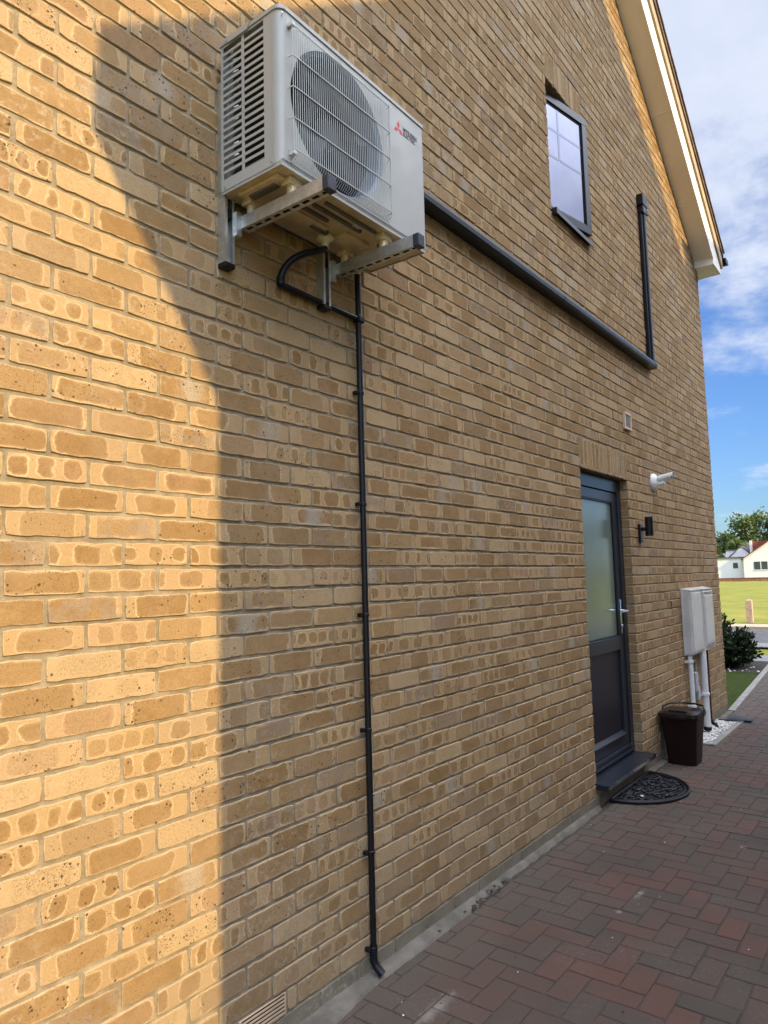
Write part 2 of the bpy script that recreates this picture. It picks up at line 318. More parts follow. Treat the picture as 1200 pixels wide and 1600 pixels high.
# ------------------------------------------------------------------ brick patches
class Patches:
    """bevelled, slightly uneven brick faces collected as numpy arrays"""
    def __init__(s,us,vs): s.P=[];s.A=[];s.B=[];s.L=[];s.us=us;s.vs=vs
    def add(s,org,ux,uz,nrm,L,H,jit=.0012,bev=.0020,dep=.0085,rnd=None,wob=.0014,kiss=None):
        org=np.array(org,float);ux=np.array(ux,float);uz=np.array(uz,float);nrm=np.array(nrm,float)
        nu,nv=s.us,s.vs
        def lines(T,n):
            t=np.empty(n); t[0]=0;t[-1]=T;t[1]=min(.0012,T/8);t[-2]=T-t[1]
            a=min(bev*1.2,T/5); t[2:-2]=np.linspace(a,T-a,n-4) if n>4 else 0
            return t
        a=lines(L,nu);b=lines(H,nv); Ug,Vg=np.meshgrid(a,b,indexing='ij')
        D=np.zeros_like(Ug)
        D[1:-1,1:-1]-=0; D[1,:]-=bev*.35;D[-2,:]-=bev*.35;D[:,1]-=bev*.35;D[:,-2]-=bev*.35
        D[0,:]=-dep;D[-1,:]=-dep;D[:,0]=-dep;D[:,-1]=-dep
        ph=rng.uniform(0,6.28,8); am=wob*rng.uniform(.3,1.1,4)
        eu=(Ug/L); ev=(Vg/H)
        wv=(np.sin(Ug*55+ph[0])+.6*np.sin(Ug*131+ph[1]))*am[0]*(1-ev)+(np.sin(Ug*61+ph[2])+.6*np.sin(Ug*117+ph[3]))*am[1]*ev
        wu=(np.sin(Vg*70+ph[4]))*am[2]*(1-eu)+(np.sin(Vg*83+ph[5]))*am[3]*eu
        # rounded corners
        cr=.004
        du=np.minimum(Ug,L-Ug); dv=np.minimum(Vg,H-Vg)
        k=np.clip(1-np.hypot(du,dv)/.009,0,1)*cr*.7
        su=np.where(Ug<L/2,1,-1); sv=np.where(Vg<H/2,1,-1)
        inn=(D>-dep*.9)
        D=D+inn*(np.sin(Ug*23+ph[6])*np.sin(Vg*40+ph[7])*.0007)
        j=rng.normal(0,jit,3); rot=rng.normal(0,.0035)
        uu=Ug+wu+k*su+j[0]*.6; vv=Vg+wv+k*sv+j[1]*.8+(Ug-L/2)*rot
        D=np.where(inn,D+np.clip(j[2],-.0025,.0025),D)
        P=org+uu[...,None]*ux+vv[...,None]*uz+D[...,None]*nrm
        s.P.append(P.reshape(-1,3))
        r=rng.random(4) if rnd is None else rnd
        n=nu*nv
        s.A.append(np.tile(r,(n,1)))
        if kiss is None:
            q=rng.random()
            if q<.15: kP=rng.choice([.055,.064,.075,.09]);kA=rng.uniform(.001,.010);kB=rng.uniform(.006,.012)
            elif q<.33: kP=rng.uniform(.095,.14);kA=rng.uniform(.018,.03);kB=rng.uniform(.008,.014)
            else: kP=1.;kA=rng.uniform(.05,.098);kB=rng.uniform(.010,.022)
            kiss=(kP,kA,rng.uniform(-.03,.03),kB)
        s.B.append(np.tile(np.array(kiss),(n,1)))
        s.L.append(np.stack([Ug-L/2,Vg-H/2,np.full_like(Ug,L/2)],-1).reshape(-1,3))
    def arrays(s):
        nu,nv=s.us,s.vs
        P=np.concatenate(s.P);A=np.concatenate(s.A);B=np.concatenate(s.B);L=np.concatenate(s.L)
        i,j=np.meshgrid(np.arange(nu-1),np.arange(nv-1),indexing='ij')
        q=np.stack([i*nv+j,(i+1)*nv+j,(i+1)*nv+j+1,i*nv+j+1],-1).reshape(-1,4)
        Q=(q[None]+(np.arange(len(s.P))*nu*nv)[:,None,None]).reshape(-1,4)
        return P,Q,A,B,L
def np_mesh(name,pats,extra_v,extra_f,mats,extra_mi=1,flip=False):
    P,Q,A,B,L=pats.arrays(); nb=len(P)
    if flip: Q=Q[:,::-1]
    ev=np.array(extra_v,float).reshape(-1,3); ef=np.array(extra_f,int).reshape(-1,4)
    V=np.concatenate([P,ev]); Fq=np.concatenate([Q,ef+nb])
    me=bpy.data.meshes.new(name); me.vertices.add(len(V)); me.vertices.foreach_set('co',V.ravel())
    me.loops.add(Fq.size); me.loops.foreach_set('vertex_index',Fq.ravel().astype(np.int32))
    me.polygons.add(len(Fq)); me.polygons.foreach_set('loop_start',(np.arange(len(Fq))*4).astype(np.int32)); me.polygons.foreach_set('loop_total',np.full(len(Fq),4,np.int32))
    mi=np.zeros(len(Fq),np.int32); mi[len(Q):]=extra_mi; me.polygons.foreach_set('material_index',mi)
    me.polygons.foreach_set('use_smooth',np.r_[np.zeros(len(Q),bool),np.zeros(len(ef),bool)])
    me.update(calc_edges=True)
    pad=lambda a,w_:np.concatenate([a,np.full((len(ev),w_),.5)])
    a=me.attributes.new('ra','FLOAT_COLOR','POINT'); a.data.foreach_set('color',pad(A,4).ravel())
    a=me.attributes.new('rb','FLOAT_COLOR','POINT'); a.data.foreach_set('color',pad(B,4).ravel())
    a=me.attributes.new('lp','FLOAT_VECTOR','POINT'); a.data.foreach_set('vector',pad(L,3).ravel())
    for m in mats: me.materials.append(m)
    me.validate(); return me

# ------------------------------------------------------------------ HOUSE
HX0,HX1=.06,8.43; CX=4.245; SL=.728
def soff(x): return 6.66-SL*(x-6.03) if x>=CX else 6.66-SL*(2*CX-x-6.03)
DX0,DX1,DZ0,DZ1=4.61,5.58,.15,2.2515
WX0,WX1,WZ0,WZ1=4.351,4.99,3.9765,4.9515
house=thing('brick_house','two-storey buff brick house filling the left of the view, with white gable boards','house',(4.2,0,0))
pt=Patches(13,7)
PH=.93278
def segs(k):
    a=PH+(.1125 if (k-21)%2 else 0)
    i0=math.floor((HX0-a)/.225)
    xs=[]
    i=i0
    while a+i*.225<HX1: xs.append((max(a+i*.225+.004,HX0),min(a+(i+1)*.225-.004,HX1))); i+=1
    return xs
k=0
while True:
    z0=.0015+.075*k+.005; z1=z0+.065
    if z0>8.2: break
    for (a,b) in segs(k):
        parts=[(a,b)]
        for (ox0,ox1,oz0,oz1) in ((DX0,DX1,.10,DZ1+.225),(WX0,WX1,WZ0,WZ1+.225),(1.572,1.782,.075,.15)):
            if z1<=oz0+.01 or z0>=oz1-.01: continue
            np_=[]
            for (p,q) in parts:
                if q<=ox0 or p>=ox1: np_.append((p,q)); continue
                if p<ox0: np_.append((p,ox0-(.004 if ox0<2 else 0)))
                if q>ox1: np_.append((ox1+(.004 if ox0<2 else 0),q))
            parts=np_
        for (p,q) in parts:
            if q-p<.025: continue
            if z0>soff((p+q)/2)+.12: continue
            pt.add((p,0,z0),(1,0,0),(0,0,1),(0,-1,0),q-p,.065)
    k+=1
NK=k
# soldier courses over the door and window
for (x0,x1,z) in ((DX0,DX1,DZ1),(WX0,WX1,WZ1)):
    n=round((x1-x0)/.075); w_=(x1-x0)/n
    for i in range(n):
        pt.add((x0+i*w_+w_-.005,0,z+.003),(0,0,1),(-1,0,0),(0,-1,0),.214,w_-.010,kiss=(1.,.08,0.,.012))
# reveals (brick returns) of door and window
for (x,sg,z0r,z1r) in ((DX1,-1,.15,DZ1),(DX0,1,.15,DZ1),(WX1,-1,WZ0,WZ1),(WX0,1,WZ0,WZ1)):
    k0=math.ceil((z0r-.0015)/.075-.01); k1=round((z1r-.0015)/.075)
    for k in range(k0,k1):
        pt.add((x,.001 if sg<0 else .112,.0015+.075*k+.005),(0,1,0) if sg<0 else (0,-1,0),(0,0,1),(sg,0,0),.111,.065,kiss=(1.,.04,0.,.012))
# return wall corner (faces +X)
for k in range(0,67):
    y=0.001
    for i in range(2):
        Lb=.102 if (k%2==0 and i==0) else .215
        pt.add((HX1,y,.0015+.075*k+.005),(0,1,0),(0,0,1),(1,0,0),Lb,.065); y+=Lb+.010
MY=.0058
ev=[];ef=[]
def q4(a,b,c_,d): n=len(ev); ev.extend([a,b,c_,d]); ef.append((n,n+1,n+2,n+3))
xs=[HX0+.006,WX0,DX0,WX1,DX1,HX1-.006]; zs=[-.3,DZ0-.06,DZ1,WZ0,WZ1,5.02]
for i in range(5):
    for j in range(5):
        xa,xb,za,zb=xs[i],xs[i+1],zs[j],zs[j+1]; mx_,mz_=(xa+xb)/2,(za+zb)/2
        if DX0<mx_<DX1 and DZ0-.06<mz_<DZ1: continue
        if WX0<mx_<WX1 and WZ0<mz_<WZ1: continue
        q4((xa,MY,za),(xb,MY,za),(xb,MY,zb),(xa,MY,zb))
for i in range(20):  # gable
    xa=HX0+(HX1-HX0)*i/20; xb=HX0+(HX1-HX0)*(i+1)/20
    q4((xa,MY,5.02),(xb,MY,5.02),(xb,MY,max(5.021,soff(xb)+.12)),(xa,MY,max(5.021,soff(xa)+.12)))
for (x0,x1,z0,z1,dx) in ((DX0,DX1,DZ0-.06,DZ1,.112),(WX0,WX1,WZ0,WZ1,.112)):
    q4((x0-.006,MY,z0),(x0-.006,.30,z0),(x0-.006,.30,z1),(x0-.006,MY,z1)); q4((x1+.006,MY,z0),(x1+.006,MY,z1),(x1+.006,.30,z1),(x1+.006,.30,z0))
    q4((x0,MY,z1+.004),(x1,MY,z1+.004),(x1,.30,z1+.004),(x0,.30,z1+.004)); q4((x0,MY,z0),(x0,.30,z0),(x1,.30,z0),(x1,MY,z0))
    q4((x0,.30,z0),(x0,.30,z1),(x1,.30,z1),(x1,.30,z0))
q4((HX1-.006,MY,-.3),(HX1-.006,.45,-.3),(HX1-.006,.45,5.05),(HX1-.006,MY,5.05))
me=np_mesh('wall',pt,ev,ef,[BRICK,MORTAR],flip=False)
wall=bpy.data.objects.new('wall',me); COL.objects.link(wall); wall.parent=house; me.transform(Matrix.Translation((-4.2,0,0)))
# keep object coordinates continuous for the shader
# shell of the rest of the house
D=8.6
b=MB(); b.box(HX1-.30,HX1,.45,D,-.3,5.05); b.build('side_wall',FB_Y,house)
b=MB(); b.box(HX0,HX0+.30,.30,D,-.3,5.05); b.build('side_wall',FB_Y,house)
b=MB(); b.box(HX0+.3,HX1-.3,D-.3,D,-.3,5.05); b.prism([(HX0,D-.3,5.05),(HX1,D-.3,5.05),(CX,D-.3,soff(CX))],(0,.3,0)); b.build('back_wall',FB_X,house)
# door & window soldier backs are inside the wall mesh; air bricks
b=MB(); b.box(1.575,1.779,-.001,.02,.0775,.146,0,.001)
for i in range(5):
    z=.086+i*.0125; b.box(1.585,1.768,-.0035,.0,z-.0035,z+.0035,0,.0008)
    b.box(1.583,1.770,-.0014,-.0011,z+.0036,z+.0088,1)
b.build('air_brick',[mat('terracotta_cream',(.42,.30,.20),.8,var=.15),DARK],house,label='cream slatted air brick at the foot of the wall, bottom of the picture')
b=MB(); vx0,vx1,vz0,vz1=5.555,5.715,2.665,2.805
for (a,c_,d,e) in ((vx0,vx1,vz0,vz0+.018),(vx0,vx1,vz1-.018,vz1),(vx0,vx0+.018,vz0+.018,vz1-.018),(vx1-.018,vx1,vz0+.018,vz1-.018)): b.box(a,c_,-.016,.004,d,e,0,.002)
b.box(vx0+.018,vx1-.018,-.003,-.001,vz0+.018,vz1-.018,1)
for i in range(5):
    x=vx0+.034+i*.023; b.box(x-.005,x+.005,-.012,-.003,vz0+.018,vz1-.018,2)
b.build('wall_vent',[mat('beige_vent',(.55,.42,.30),.6,var=.1),DARK,mat('grey_vent_slat',(.22,.19,.17),.6,var=.1)],house,label='beige square vent grille above the door')

# roof, soffit, barge boards
OV=.20; TX=8.66; LX=2*CX-TX
def zr(x): return 6.66-SL*(abs(x-CX)+CX-6.03)     # soffit line
roof=MB()
for sgn in (1,-1):
    xe=TX+.03 if sgn>0 else LX-.03
    p=[(CX,zr(CX)+.40),(xe,zr(xe)+.40),(xe,zr(xe)+.45),(CX,zr(CX)+.45)]
    roof.prism([(x,-OV-.035,z) for x,z in p],(0,D+OV+.3,0))
    n=24
    for i in range(n):
        xa=CX+(xe-CX)*i/n; xb=CX+(xe-CX)*(i+1)/n
        roof.prism([(xa,-OV-.05,zr(xa)+.451),(xb,-OV-.05,zr(xb)+.451),(xb,-OV-.05,zr(xb)+.485),(xa,-OV-.05,zr(xa)+.458)],(0,D+OV+.3,0))
rf=roof.build('roof',TILE,house)
EZ=4.93
for sgn in (1,-1):
    xe=TX if sgn>0 else LX; xk=CX+sgn*(8.30-CX)      # where the slope meets the level box
    b=MB(); b.prism([(x,-OV+.022,z) for x,z in ((CX,zr(CX)),(xk,zr(xk)),(xk,zr(xk)+.012),(CX,zr(CX)+.012))],(0,OV-.022+.01,0))
    for t in (.33,.66,.86):
        xj=CX+(xk-CX)*t; b.box(xj-.005,xj+.005,-OV+.024,-.004,zr(xj)-.005,zr(xj)+.006)
    b.build('soffit_board',UPVC,house)
    b=MB(); b.prism([(x,-OV,z) for x,z in ((CX,zr(CX)-.012),(xk,zr(xk)-.012),(xk,EZ+.001),(xe,EZ+.001),(xe,zr(xe)+.26),(CX,zr(CX)+.26))],(0,.021,0)); b.build('barge_board',UPVC,house)
    b=MB()
    nn=7
    for i in range(nn):
        xa=CX+(xe+.02*sgn-CX)*i/nn; xb=CX+(xe+.02*sgn-CX)*(i+1)/nn-.004*sgn
        b.prism([(x,-OV-.020,z) for x,z in ((xa,zr(xa)+.261),(xb,zr(xb)+.261),(xb,zr(xb)+.445),(xa,zr(xa)+.445))],(0,.05,0))
    b.build('verge_strip',VERGE,house)
    b=MB(); xi=xk-.0*sgn
    b.prism([(x,-OV+.0225,z) for x,z in ((xi,EZ),(xe,EZ),(xe,EZ+.08),(xi,zr(xi)+.0))],(0,OV-.0225+.006,0)); b.build('eaves_box',UPVC,house)
    b=MB(); xa,xb=(HX1,TX-.002) if sgn>0 else (LX+.002,HX0)
    b.box(xa,xb,.008,D,4.932,4.948); b.box(min(xe,xe+.02*sgn),max(xe,xe+.02*sgn),.012,D,4.935,5.12); b.build('fascia_board',UPVC,house)
    b=MB(); xc=xe+.115*sgn
    pr=[(xc+.07*math.cos(t),5.13+.07*math.sin(t)) for t in [math.pi+math.pi*i/10 for i in range(11)]]
    pr+= [(xc+.062*math.cos(t),5.13+.062*math.sin(t)) for t in [2*math.pi-math.pi*i/10 for i in range(11)]]
    b.prism([(x,-OV-.05,z) for x,z in pr],(0,D+OV+.1,0)); b.box(xc-.064,xc+.064,-OV-.053,-OV-.046,5.075,5.132); b.build('gutter',BLKP,house)

# window (side hung sash standing slightly open)
b=MB(); y0,y1=.122,.19; f=.035
b.box(WX0,WX1,y0,y1,WZ1-f,WZ1,0,.002);b.box(WX0,WX0+f,y0,y1,WZ0+.03,WZ1-f,0,.002);b.box(WX1-f,WX1,y0,y1,WZ0+.03,WZ1-f,0,.002);b.box(WX0+f,WX1-f,y0,y1,WZ0+.03,WZ0+.03+f,0,.002)
win=b.build('window',ANTH,house)
b=MB(); b.prism([(WX0,.12,WZ0+.028),(WX0,-.035,WZ0+.006),(WX0,-.035,WZ0-.022),(WX0,-.028,WZ0-.022),(WX0,-.028,WZ0+.0),(WX0,.12,WZ0+.02)],(WX1-WX0+.03,0,0))
b.box(WX0-.002,WX0+.035,-.037,-.0,WZ0-.024,WZ0+.018,0,.002)
b.build('sill',ANTH,win)
hx,hy=WX0+.012,.118; W_=WX1-WX0-.012; ang=R(-11.5)
MS=Matrix.Translation((hx,hy,0))@Matrix.Rotation(ang,4,'Z')
b=MB(); sf=.062; za,zb=WZ0+.045,WZ1-.012
for a in ((0,W_,zb-sf,zb),(0,W_,za,za+sf),(0,sf,za+sf,zb-sf),(W_-sf,W_,za+sf,zb-sf)): b.box(a[0],a[1],-.04,.0,a[2],a[3],0,.003,M=MS)
for a in ((sf,W_-sf,zb-sf-.012,zb-sf+.002),(sf,W_-sf,za+sf-.002,za+sf+.012),(sf-.002,sf+.01,za+sf+.012,zb-sf-.012),(W_-sf-.01,W_-sf+.002,za+sf+.012,zb-sf-.012)): b.box(a[0],a[1],-.030,-.005,a[2],a[3],1,.0,M=MS)
b.build('sash',[ANTH,BLKP],win)
b=MB(); b.box(sf,W_-sf,-.026,-.008,za+sf,zb-sf,0,0,M=MS); b.build('pane',GLASS,win)
b=MB(); REFL=glassm('reflected_grid_grey',(.155,.17,.235),2.0,.12); REFL.node_tree.nodes['Principled BSDF'].inputs['Metallic'].default_value=.9  # slim darker strips draw the reflection of a window grid on the pane
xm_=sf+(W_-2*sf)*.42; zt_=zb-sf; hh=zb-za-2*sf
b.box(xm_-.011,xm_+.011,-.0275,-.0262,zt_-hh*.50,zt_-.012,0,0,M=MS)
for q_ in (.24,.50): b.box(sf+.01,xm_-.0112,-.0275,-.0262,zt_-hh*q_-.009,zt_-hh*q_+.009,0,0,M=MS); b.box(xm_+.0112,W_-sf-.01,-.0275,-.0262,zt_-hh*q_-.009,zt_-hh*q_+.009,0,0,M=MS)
b.build('reflected_grid',REFL,win)

# door
b=MB(); FY=.065; f=.07
b.box(DX0,DX0+f,FY,.135,.17,DZ1,0,.003);b.box(DX1-f,DX1,FY,.135,.17,DZ1,0,.003);b.box(DX0+f,DX1-f,FY,.135,DZ1-f-.03,DZ1,0,.003)
b.box(DX0+f,DX1-f,FY,.135,.165,.215,0,.003); b.box(DX0+f,DX1-f,FY-.012,FY+.02,.215,.235,0,.003)
b.box(DX0+f,DX1-f,FY-.018,FY,.185,.2,0,.003)
door=b.build('door_frame',ANTH,house)
b=MB(); x0,x1=DX0+f+.004,DX1-f-.004; z0,z1=.238,DZ1-f-.034; LY=FY+.012; st=.085
b.box(x0,x1,LY,LY+.05,z1-.075,z1,0,.003);b.box(x0,x1,LY,LY+.05,z0,z0+.085,0,.003)
b.box(x0,x0+st,LY,LY+.05,z0+.085,z1-.075,0,.003);b.box(x1-st,x1,LY,LY+.05,z0+.085,z1-.075,0,.003)
b.box(x0+st,x1-st,LY-.004,LY+.05,.945,1.045,0,.004)
b.prism([(x0+st,LY+.02,z0+.11),(x0+st,LY-.014,z0+.085),(x0+st,LY-.014,z0+.07),(x0+st,LY,z0+.07)],(x1-x0-2*st,0,0))
leaf=b.build('door',ANTH,house)
for (za,zb,m,n) in ((1.045,z1-.075,FROST,'glass_pane'),(z0+.085,.945,PANEL,'lower_panel')):
    b=MB(); b.box(x0+st,x1-st,LY+.016,LY+.036,za,zb); b.build(n,m,leaf)
b=MB()
for (a,c_,d,e) in ((x0+st,x1-st,z1-.087,z1-.074),(x0+st,x1-st,1.044,1.056),(x0+st-.001,x0+st+.011,1.056,z1-.087),(x1-st-.011,x1-st+.001,1.056,z1-.087)): b.box(a,c_,LY+.004,LY+.018,d,e,0,.002)
b.build('glazing_bead',BLKP,leaf)
b=MB(); hx=x1-.045
b.box(hx-.014,hx+.014,LY-.010,LY,1.06,1.32,0,.004)
b.tube([(hx,LY-.008,1.235),(hx,LY-.055,1.235)],.010,10); b.tube([(hx,LY-.055,1.235),(hx-.05,LY-.058,1.235),(hx-.12,LY-.058,1.234)],.010,10)
b.tube([(hx,LY-.008,1.12),(hx,LY-.016,1.12)],.009,10)
b.build('handle',CHROME,leaf)
b=MB(); b.prism([(DX0-.012,.10,.166),(DX0-.012,-.075,.148),(DX0-.012,-.078,.118),(DX0-.012,-.068,.118),(DX0-.012,-.066,.138),(DX0-.012,.10,.15)],(DX1-DX0+.05,0,0))
b.box(DX0-.013,DX0+.004,-.079,-.002,.116,.151,0,.001);b.box(DX1+.022,DX1+.041,-.079,-.002,.116,.151,0,.001)
b.box(DX0+.02,DX1-.02,-.079,-.0772,.120,.146,1)
b.build('door_sill',[ANTH,CHROME],house)
b=MB(); b.box(DX0+.01,DX1-.01,.003,.12,0,.147); b.build('threshold_brick',FB_X,house)

# ------------------------------------------------------------------ AC unit
AX,AY,AZ=1.488,-.035,2.842; AW,AD,AH=.805,.287,.532
FYc=AY-AD                                  # front plane
ac=thing('air_conditioner','ivory outdoor heat pump unit with round fan behind a wire grille, high on the wall','air conditioner',(AX+AW/2,AY-AD/2,AZ))
x0,x1=AX,AX+AW; zt=AZ+AH
b=MB(); cr=.030
cx_,cz_,fr=x0+.289,AZ+.257,.243
N_=96
def rectray(cx,cz,an,xa,xb,za,zb):
    dx,dz=math.cos(an),math.sin(an); t=1e9
    if dx>1e-9:t=min(t,(xb-cx)/dx)
    if dx<-1e-9:t=min(t,(xa-cx)/dx)
    if dz>1e-9:t=min(t,(zb-cz)/dz)
    if dz<-1e-9:t=min(t,(za-cz)/dz)
    return (cx+dx*t,cz+dz*t)
# angles include the rectangle corners
xa,xb,za,zb=x0+cr,x1-.004,AZ,zt-.014
angs=sorted([2*math.pi*i/N_ for i in range(N_)]+[math.atan2(z-cz_,x-cx_)%(2*math.pi) for x in (xa,xb) for z in (za,zb)])
n=len(angs)
outer=[rectray(cx_,cz_,a,xa,xb,za,zb) for a in angs]
inner=[(cx_+fr*math.cos(a),cz_+fr*math.sin(a)) for a in angs]; in2=[(cx_+(fr-.012)*math.cos(a),cz_+(fr-.012)*math.sin(a)) for a in angs]
vs=[(p[0],FYc,p[1]) for p in outer]+[(p[0],FYc,p[1]) for p in inner]+[(p[0],FYc+.014,p[1]) for p in in2]+[(p[0],FYc+.10,p[1]) for p in in2]
fs=[];
for r_ in range(3):
    for i in range(n): j=(i+1)%n; fs.append((r_*n+i,r_*n+j,(r_+1)*n+j,(r_+1)*n+i))
b.add(vs,fs[:n],0); b.add(vs,fs[n:],1,True)
# rounded left front corner
pr=[(x0+cr-cr*math.sin(t),FYc+cr-cr*math.cos(t)) for t in [math.pi/2*i/8 for i in range(9)]]
for i in range(8):
    (xa_,ya_),(xb_,yb_)=pr[i],pr[i+1]; b.add([(xa_,ya_,AZ),(xb_,yb_,AZ),(xb_,yb_,zt-.014),(xa_,ya_,zt-.014)],[(0,1,2,3)],0,True)
b.box(x1-.0035,x1,FYc+.0,AY,AZ,zt-.014,0); 
b.box(x0+.004,x1-.004,AY-.004,AY,AZ,zt-.014,0)
b.box(x0+.004,x1-.006,FYc-.0012,FYc-.0002,AZ+.004,AZ+.0065,2)
for (px,pz) in ((x0+.045,AZ+.012),(x1-.24,AZ+.012),(x1-.02,AZ+.012),(x0+.012,zt-.03)): b.lathe((px,FYc,pz),(0,-1,0),[(.004,0),(.004,.002),(.002,.003)],8,3)
b.build('casing',[ACP,BELL,INK,GALV],ac)
# lid
b=MB(); o=.004
pl=[(x0-o,AY+o),(x0-o,FYc+cr)]+[(x0-o+cr+.0-(cr)*math.sin(t)*1.0,FYc-o+cr-cr*math.cos(t)) for t in [math.pi/2*(1-i/6) for i in range(7)]]+[(x1+o,FYc-o),(x1+o,AY+o)]
pl=[(x0-o,AY+o)]+[(x0-o+cr-cr*math.sin(math.pi/2*(1-i/6)),FYc-o+cr-cr*math.cos(math.pi/2*(1-i/6))) for i in range(7)]+[(x1+o,FYc-o),(x1+o,AY+o)]
b.prism([(x,y,zt-.013) for x,y in pl],(0,0,.013)); 
b.prism([(x,y,zt+.0002) for x,y in [( (q[0]-AX-AW/2)*.985+AX+AW/2,(q[1]-AY+AD/2)*.96+AY-AD/2) for q in pl]],(0,0,.005))
# raised handle pressing at the left edge
b.prism([(x0-o-.004,AY-.045,zt-.020),(x0-o-.004,AY-.14,zt-.020),(x0-o-.004,AY-.155,zt+.002),(x0-o-.004,AY-.03,zt+.002)],(.006,0,0))
b.build('top_lid',ACP,ac)
# left louvred side
b=MB(); Y=lambda d:AY-d
cols=((.012,.105),(.118,.212)); zb0,zb1=AZ+.035,zt-.022; ns=19; ph_=(zb1-zb0)/ns
for (a,c_) in ((0,cols[0][0]),(cols[0][1],cols[1][0]),(cols[1][1],AD-cr)): b.box(x0,x0+.0015,Y(c_),Y(a),AZ-.004,zt-.014,0)
for (a,c_) in cols:
    b.box(x0,x0+.0015,Y(c_),Y(a),AZ-.004,zb0,0); b.box(x0,x0+.0015,Y(c_),Y(a),zb1,zt-.014,0)
    for i in range(1,ns): z=zb0+i*ph_; b.box(x0-.0005,x0+.0015,Y(c_),Y(a),z-.0050,z+.0050,0)
    for i in range(ns): # slanting louvre behind each slot of the front column
        if a>.1:
            z=zb0+i*ph_; b.prism([(x0+.0015,Y(a),z+.005),(x0+.016,Y(a),z+.013),(x0+.017,Y(a),z+.0115),(x0+.0025,Y(a),z+.0035)],(0,-(c_-a),0))
b.box(x0-.0015,x0-.0003,Y(AD-cr-.003),Y(AD-cr-.008),AZ,zt-.014,0)
b.lathe((x0,Y(.02),AZ+.008),(-1,0,0),[(.004,0),(.004,.002),(.002,.003)],8,1); b.lathe((x0,Y(AD-cr-.01),AZ+.01),(-1,0,0),[(.004,0),(.004,.002),(.002,.003)],8,1)
b.build('louvred_side_panel',[ACP,GALV],ac)
b=MB(); b.box(x0+.03,x0+.032,Y(.25),Y(.115),AZ+.02,zt-.03,1)
b.box(x0+.06,x1-.26,AY-.055,AY-.015,AZ+.012,zt-.03,0)
for i in range(11): 
    z=AZ+.05+i*.043; b.tube([(x0+.028,AY-.028,z),(x0+.018,AY-.035,z+.01),(x0+.018,AY-.050,z+.022),(x0+.028,AY-.058,z+.03)],.0055,6,2)
b.box(x0+.045,x0+.06,AY-.10,AY-.012,AZ+.01,zt-.03,1)
b.build('coil',[COIL,DARK,GALV],ac)
# fan
b=MB(); b.lathe((cx_,FYc+.085,cz_),(0,-1,0),[(.006,.035),(.045,.032),(.055,.02),(.055,-.03)],24)
for kk in range(3):
    a0=kk*2*math.pi/3+.5; vs=[];fs=[]; nr,na=6,8
    for i in range(nr):
        rr=.05+(.220-.05)*i/(nr-1)
        for j in range(na):
            an=a0+(.35+1.35*j/(na-1))*(1-.15*i/nr)+i*.07; yy=FYc+.095-.05*j/(na-1)
            vs.append((cx_+rr*math.cos(an),yy,cz_+rr*math.sin(an)))
    for i in range(nr-1):
        for j in range(na-1): fs.append((i*na+j,(i+1)*na+j,(i+1)*na+j+1,i*na+j+1))
    b.add(vs,fs,0,True)
b.box(cx_-.243,cx_+.243,FYc+.101,FYc+.103,cz_-.243,cz_+.243,0)
b.build('fan',[FAN],ac)
# grille
b=MB(); gx0,gx1,gz0,gz1=x0+.038,x0+.556,AZ+.030,AZ+.478; gy=FYc-.020; nw=52
for i in range(nw):
    x=gx0+(gx1-gx0)*i/(nw-1)
    b.tube([(x,FYc-.001,gz0-.008),(x,gy+.003,gz0+.006),(x,gy,gz0+.022),(x,gy,gz1-.016),(x,gy+.003,gz1-.004),(x,FYc-.001,gz1+.004)],.00105,4,smooth=False,caps=False)
for j in range(5):
    z=gz0+.016+(gz1-gz0-.026)*j/4
    b.tube([(gx0-.004,FYc-.002,z),(gx0-.002,gy-.001,z),(gx0+.02,gy-.0025,z),(gx1-.004,gy-.0025,z),(gx1+.003,FYc-.002,z)],.0021,5,smooth=False,caps=False)
b.tube([(gx1+.002,gy+.004,gz0),(gx1+.002,gy+.004,gz1)],.0022,5,smooth=False)
for p in ((gx0+.002,gz0+.005),(gx0+.002,gz1-.005)): b.box(p[0]-.006,p[0]+.008,gy-.003,FYc-.0005,p[1]-.006,p[1]+.006,0,.001)
b.build('fan_grille',ACG,ac)
# badge
b=MB(); lx,lz=x0+.640,AZ+.433; q=.019
def dia(cx0,cz0,an):
    d=Vector((math.cos(an),0,math.sin(an))); e=Vector((-d.z,0,d.x)); c0=Vector((cx0,FYc-.0006,cz0))
    return [c0,c0+d*q*.866+e*q*.5,c0+d*q*1.732,c0+d*q*.866-e*q*.5]
for an in (90,210,330): b.prism(dia(lx,lz,R(an)),(0,.0004,0))
b.build('red_badge',RED,ac)
def text_mesh(name,body,size,loc,rot,m,parent,sx=1.):
    cu=bpy.data.curves.new(name,'FONT'); cu.body=body; cu.size=size; cu.extrude=.0003; cu.space_line=.82; cu.offset=.0004
    o=bpy.data.objects.new(name,cu); COL.objects.link(o); dg=bpy.context.evaluated_depsgraph_get(); me=bpy.data.meshes.new_from_object(o.evaluated_get(dg))
    bpy.data.objects.remove(o); me.materials.clear(); me.materials.append(m)
    me.transform(Matrix.Translation(loc)@rot@Matrix.Diagonal((sx,1,1,1))); o=bpy.data.objects.new(name,me); COL.objects.link(o); o.parent=parent; me.transform(Matrix.Translation(-world_loc(parent))); return o
text_mesh('lettering','MITSUBISHI\nELECTRIC',.0235,(lx+.030,FYc-.0008,lz+.006),Matrix.Rotation(R(90),4,'X'),INK,ac,.80)
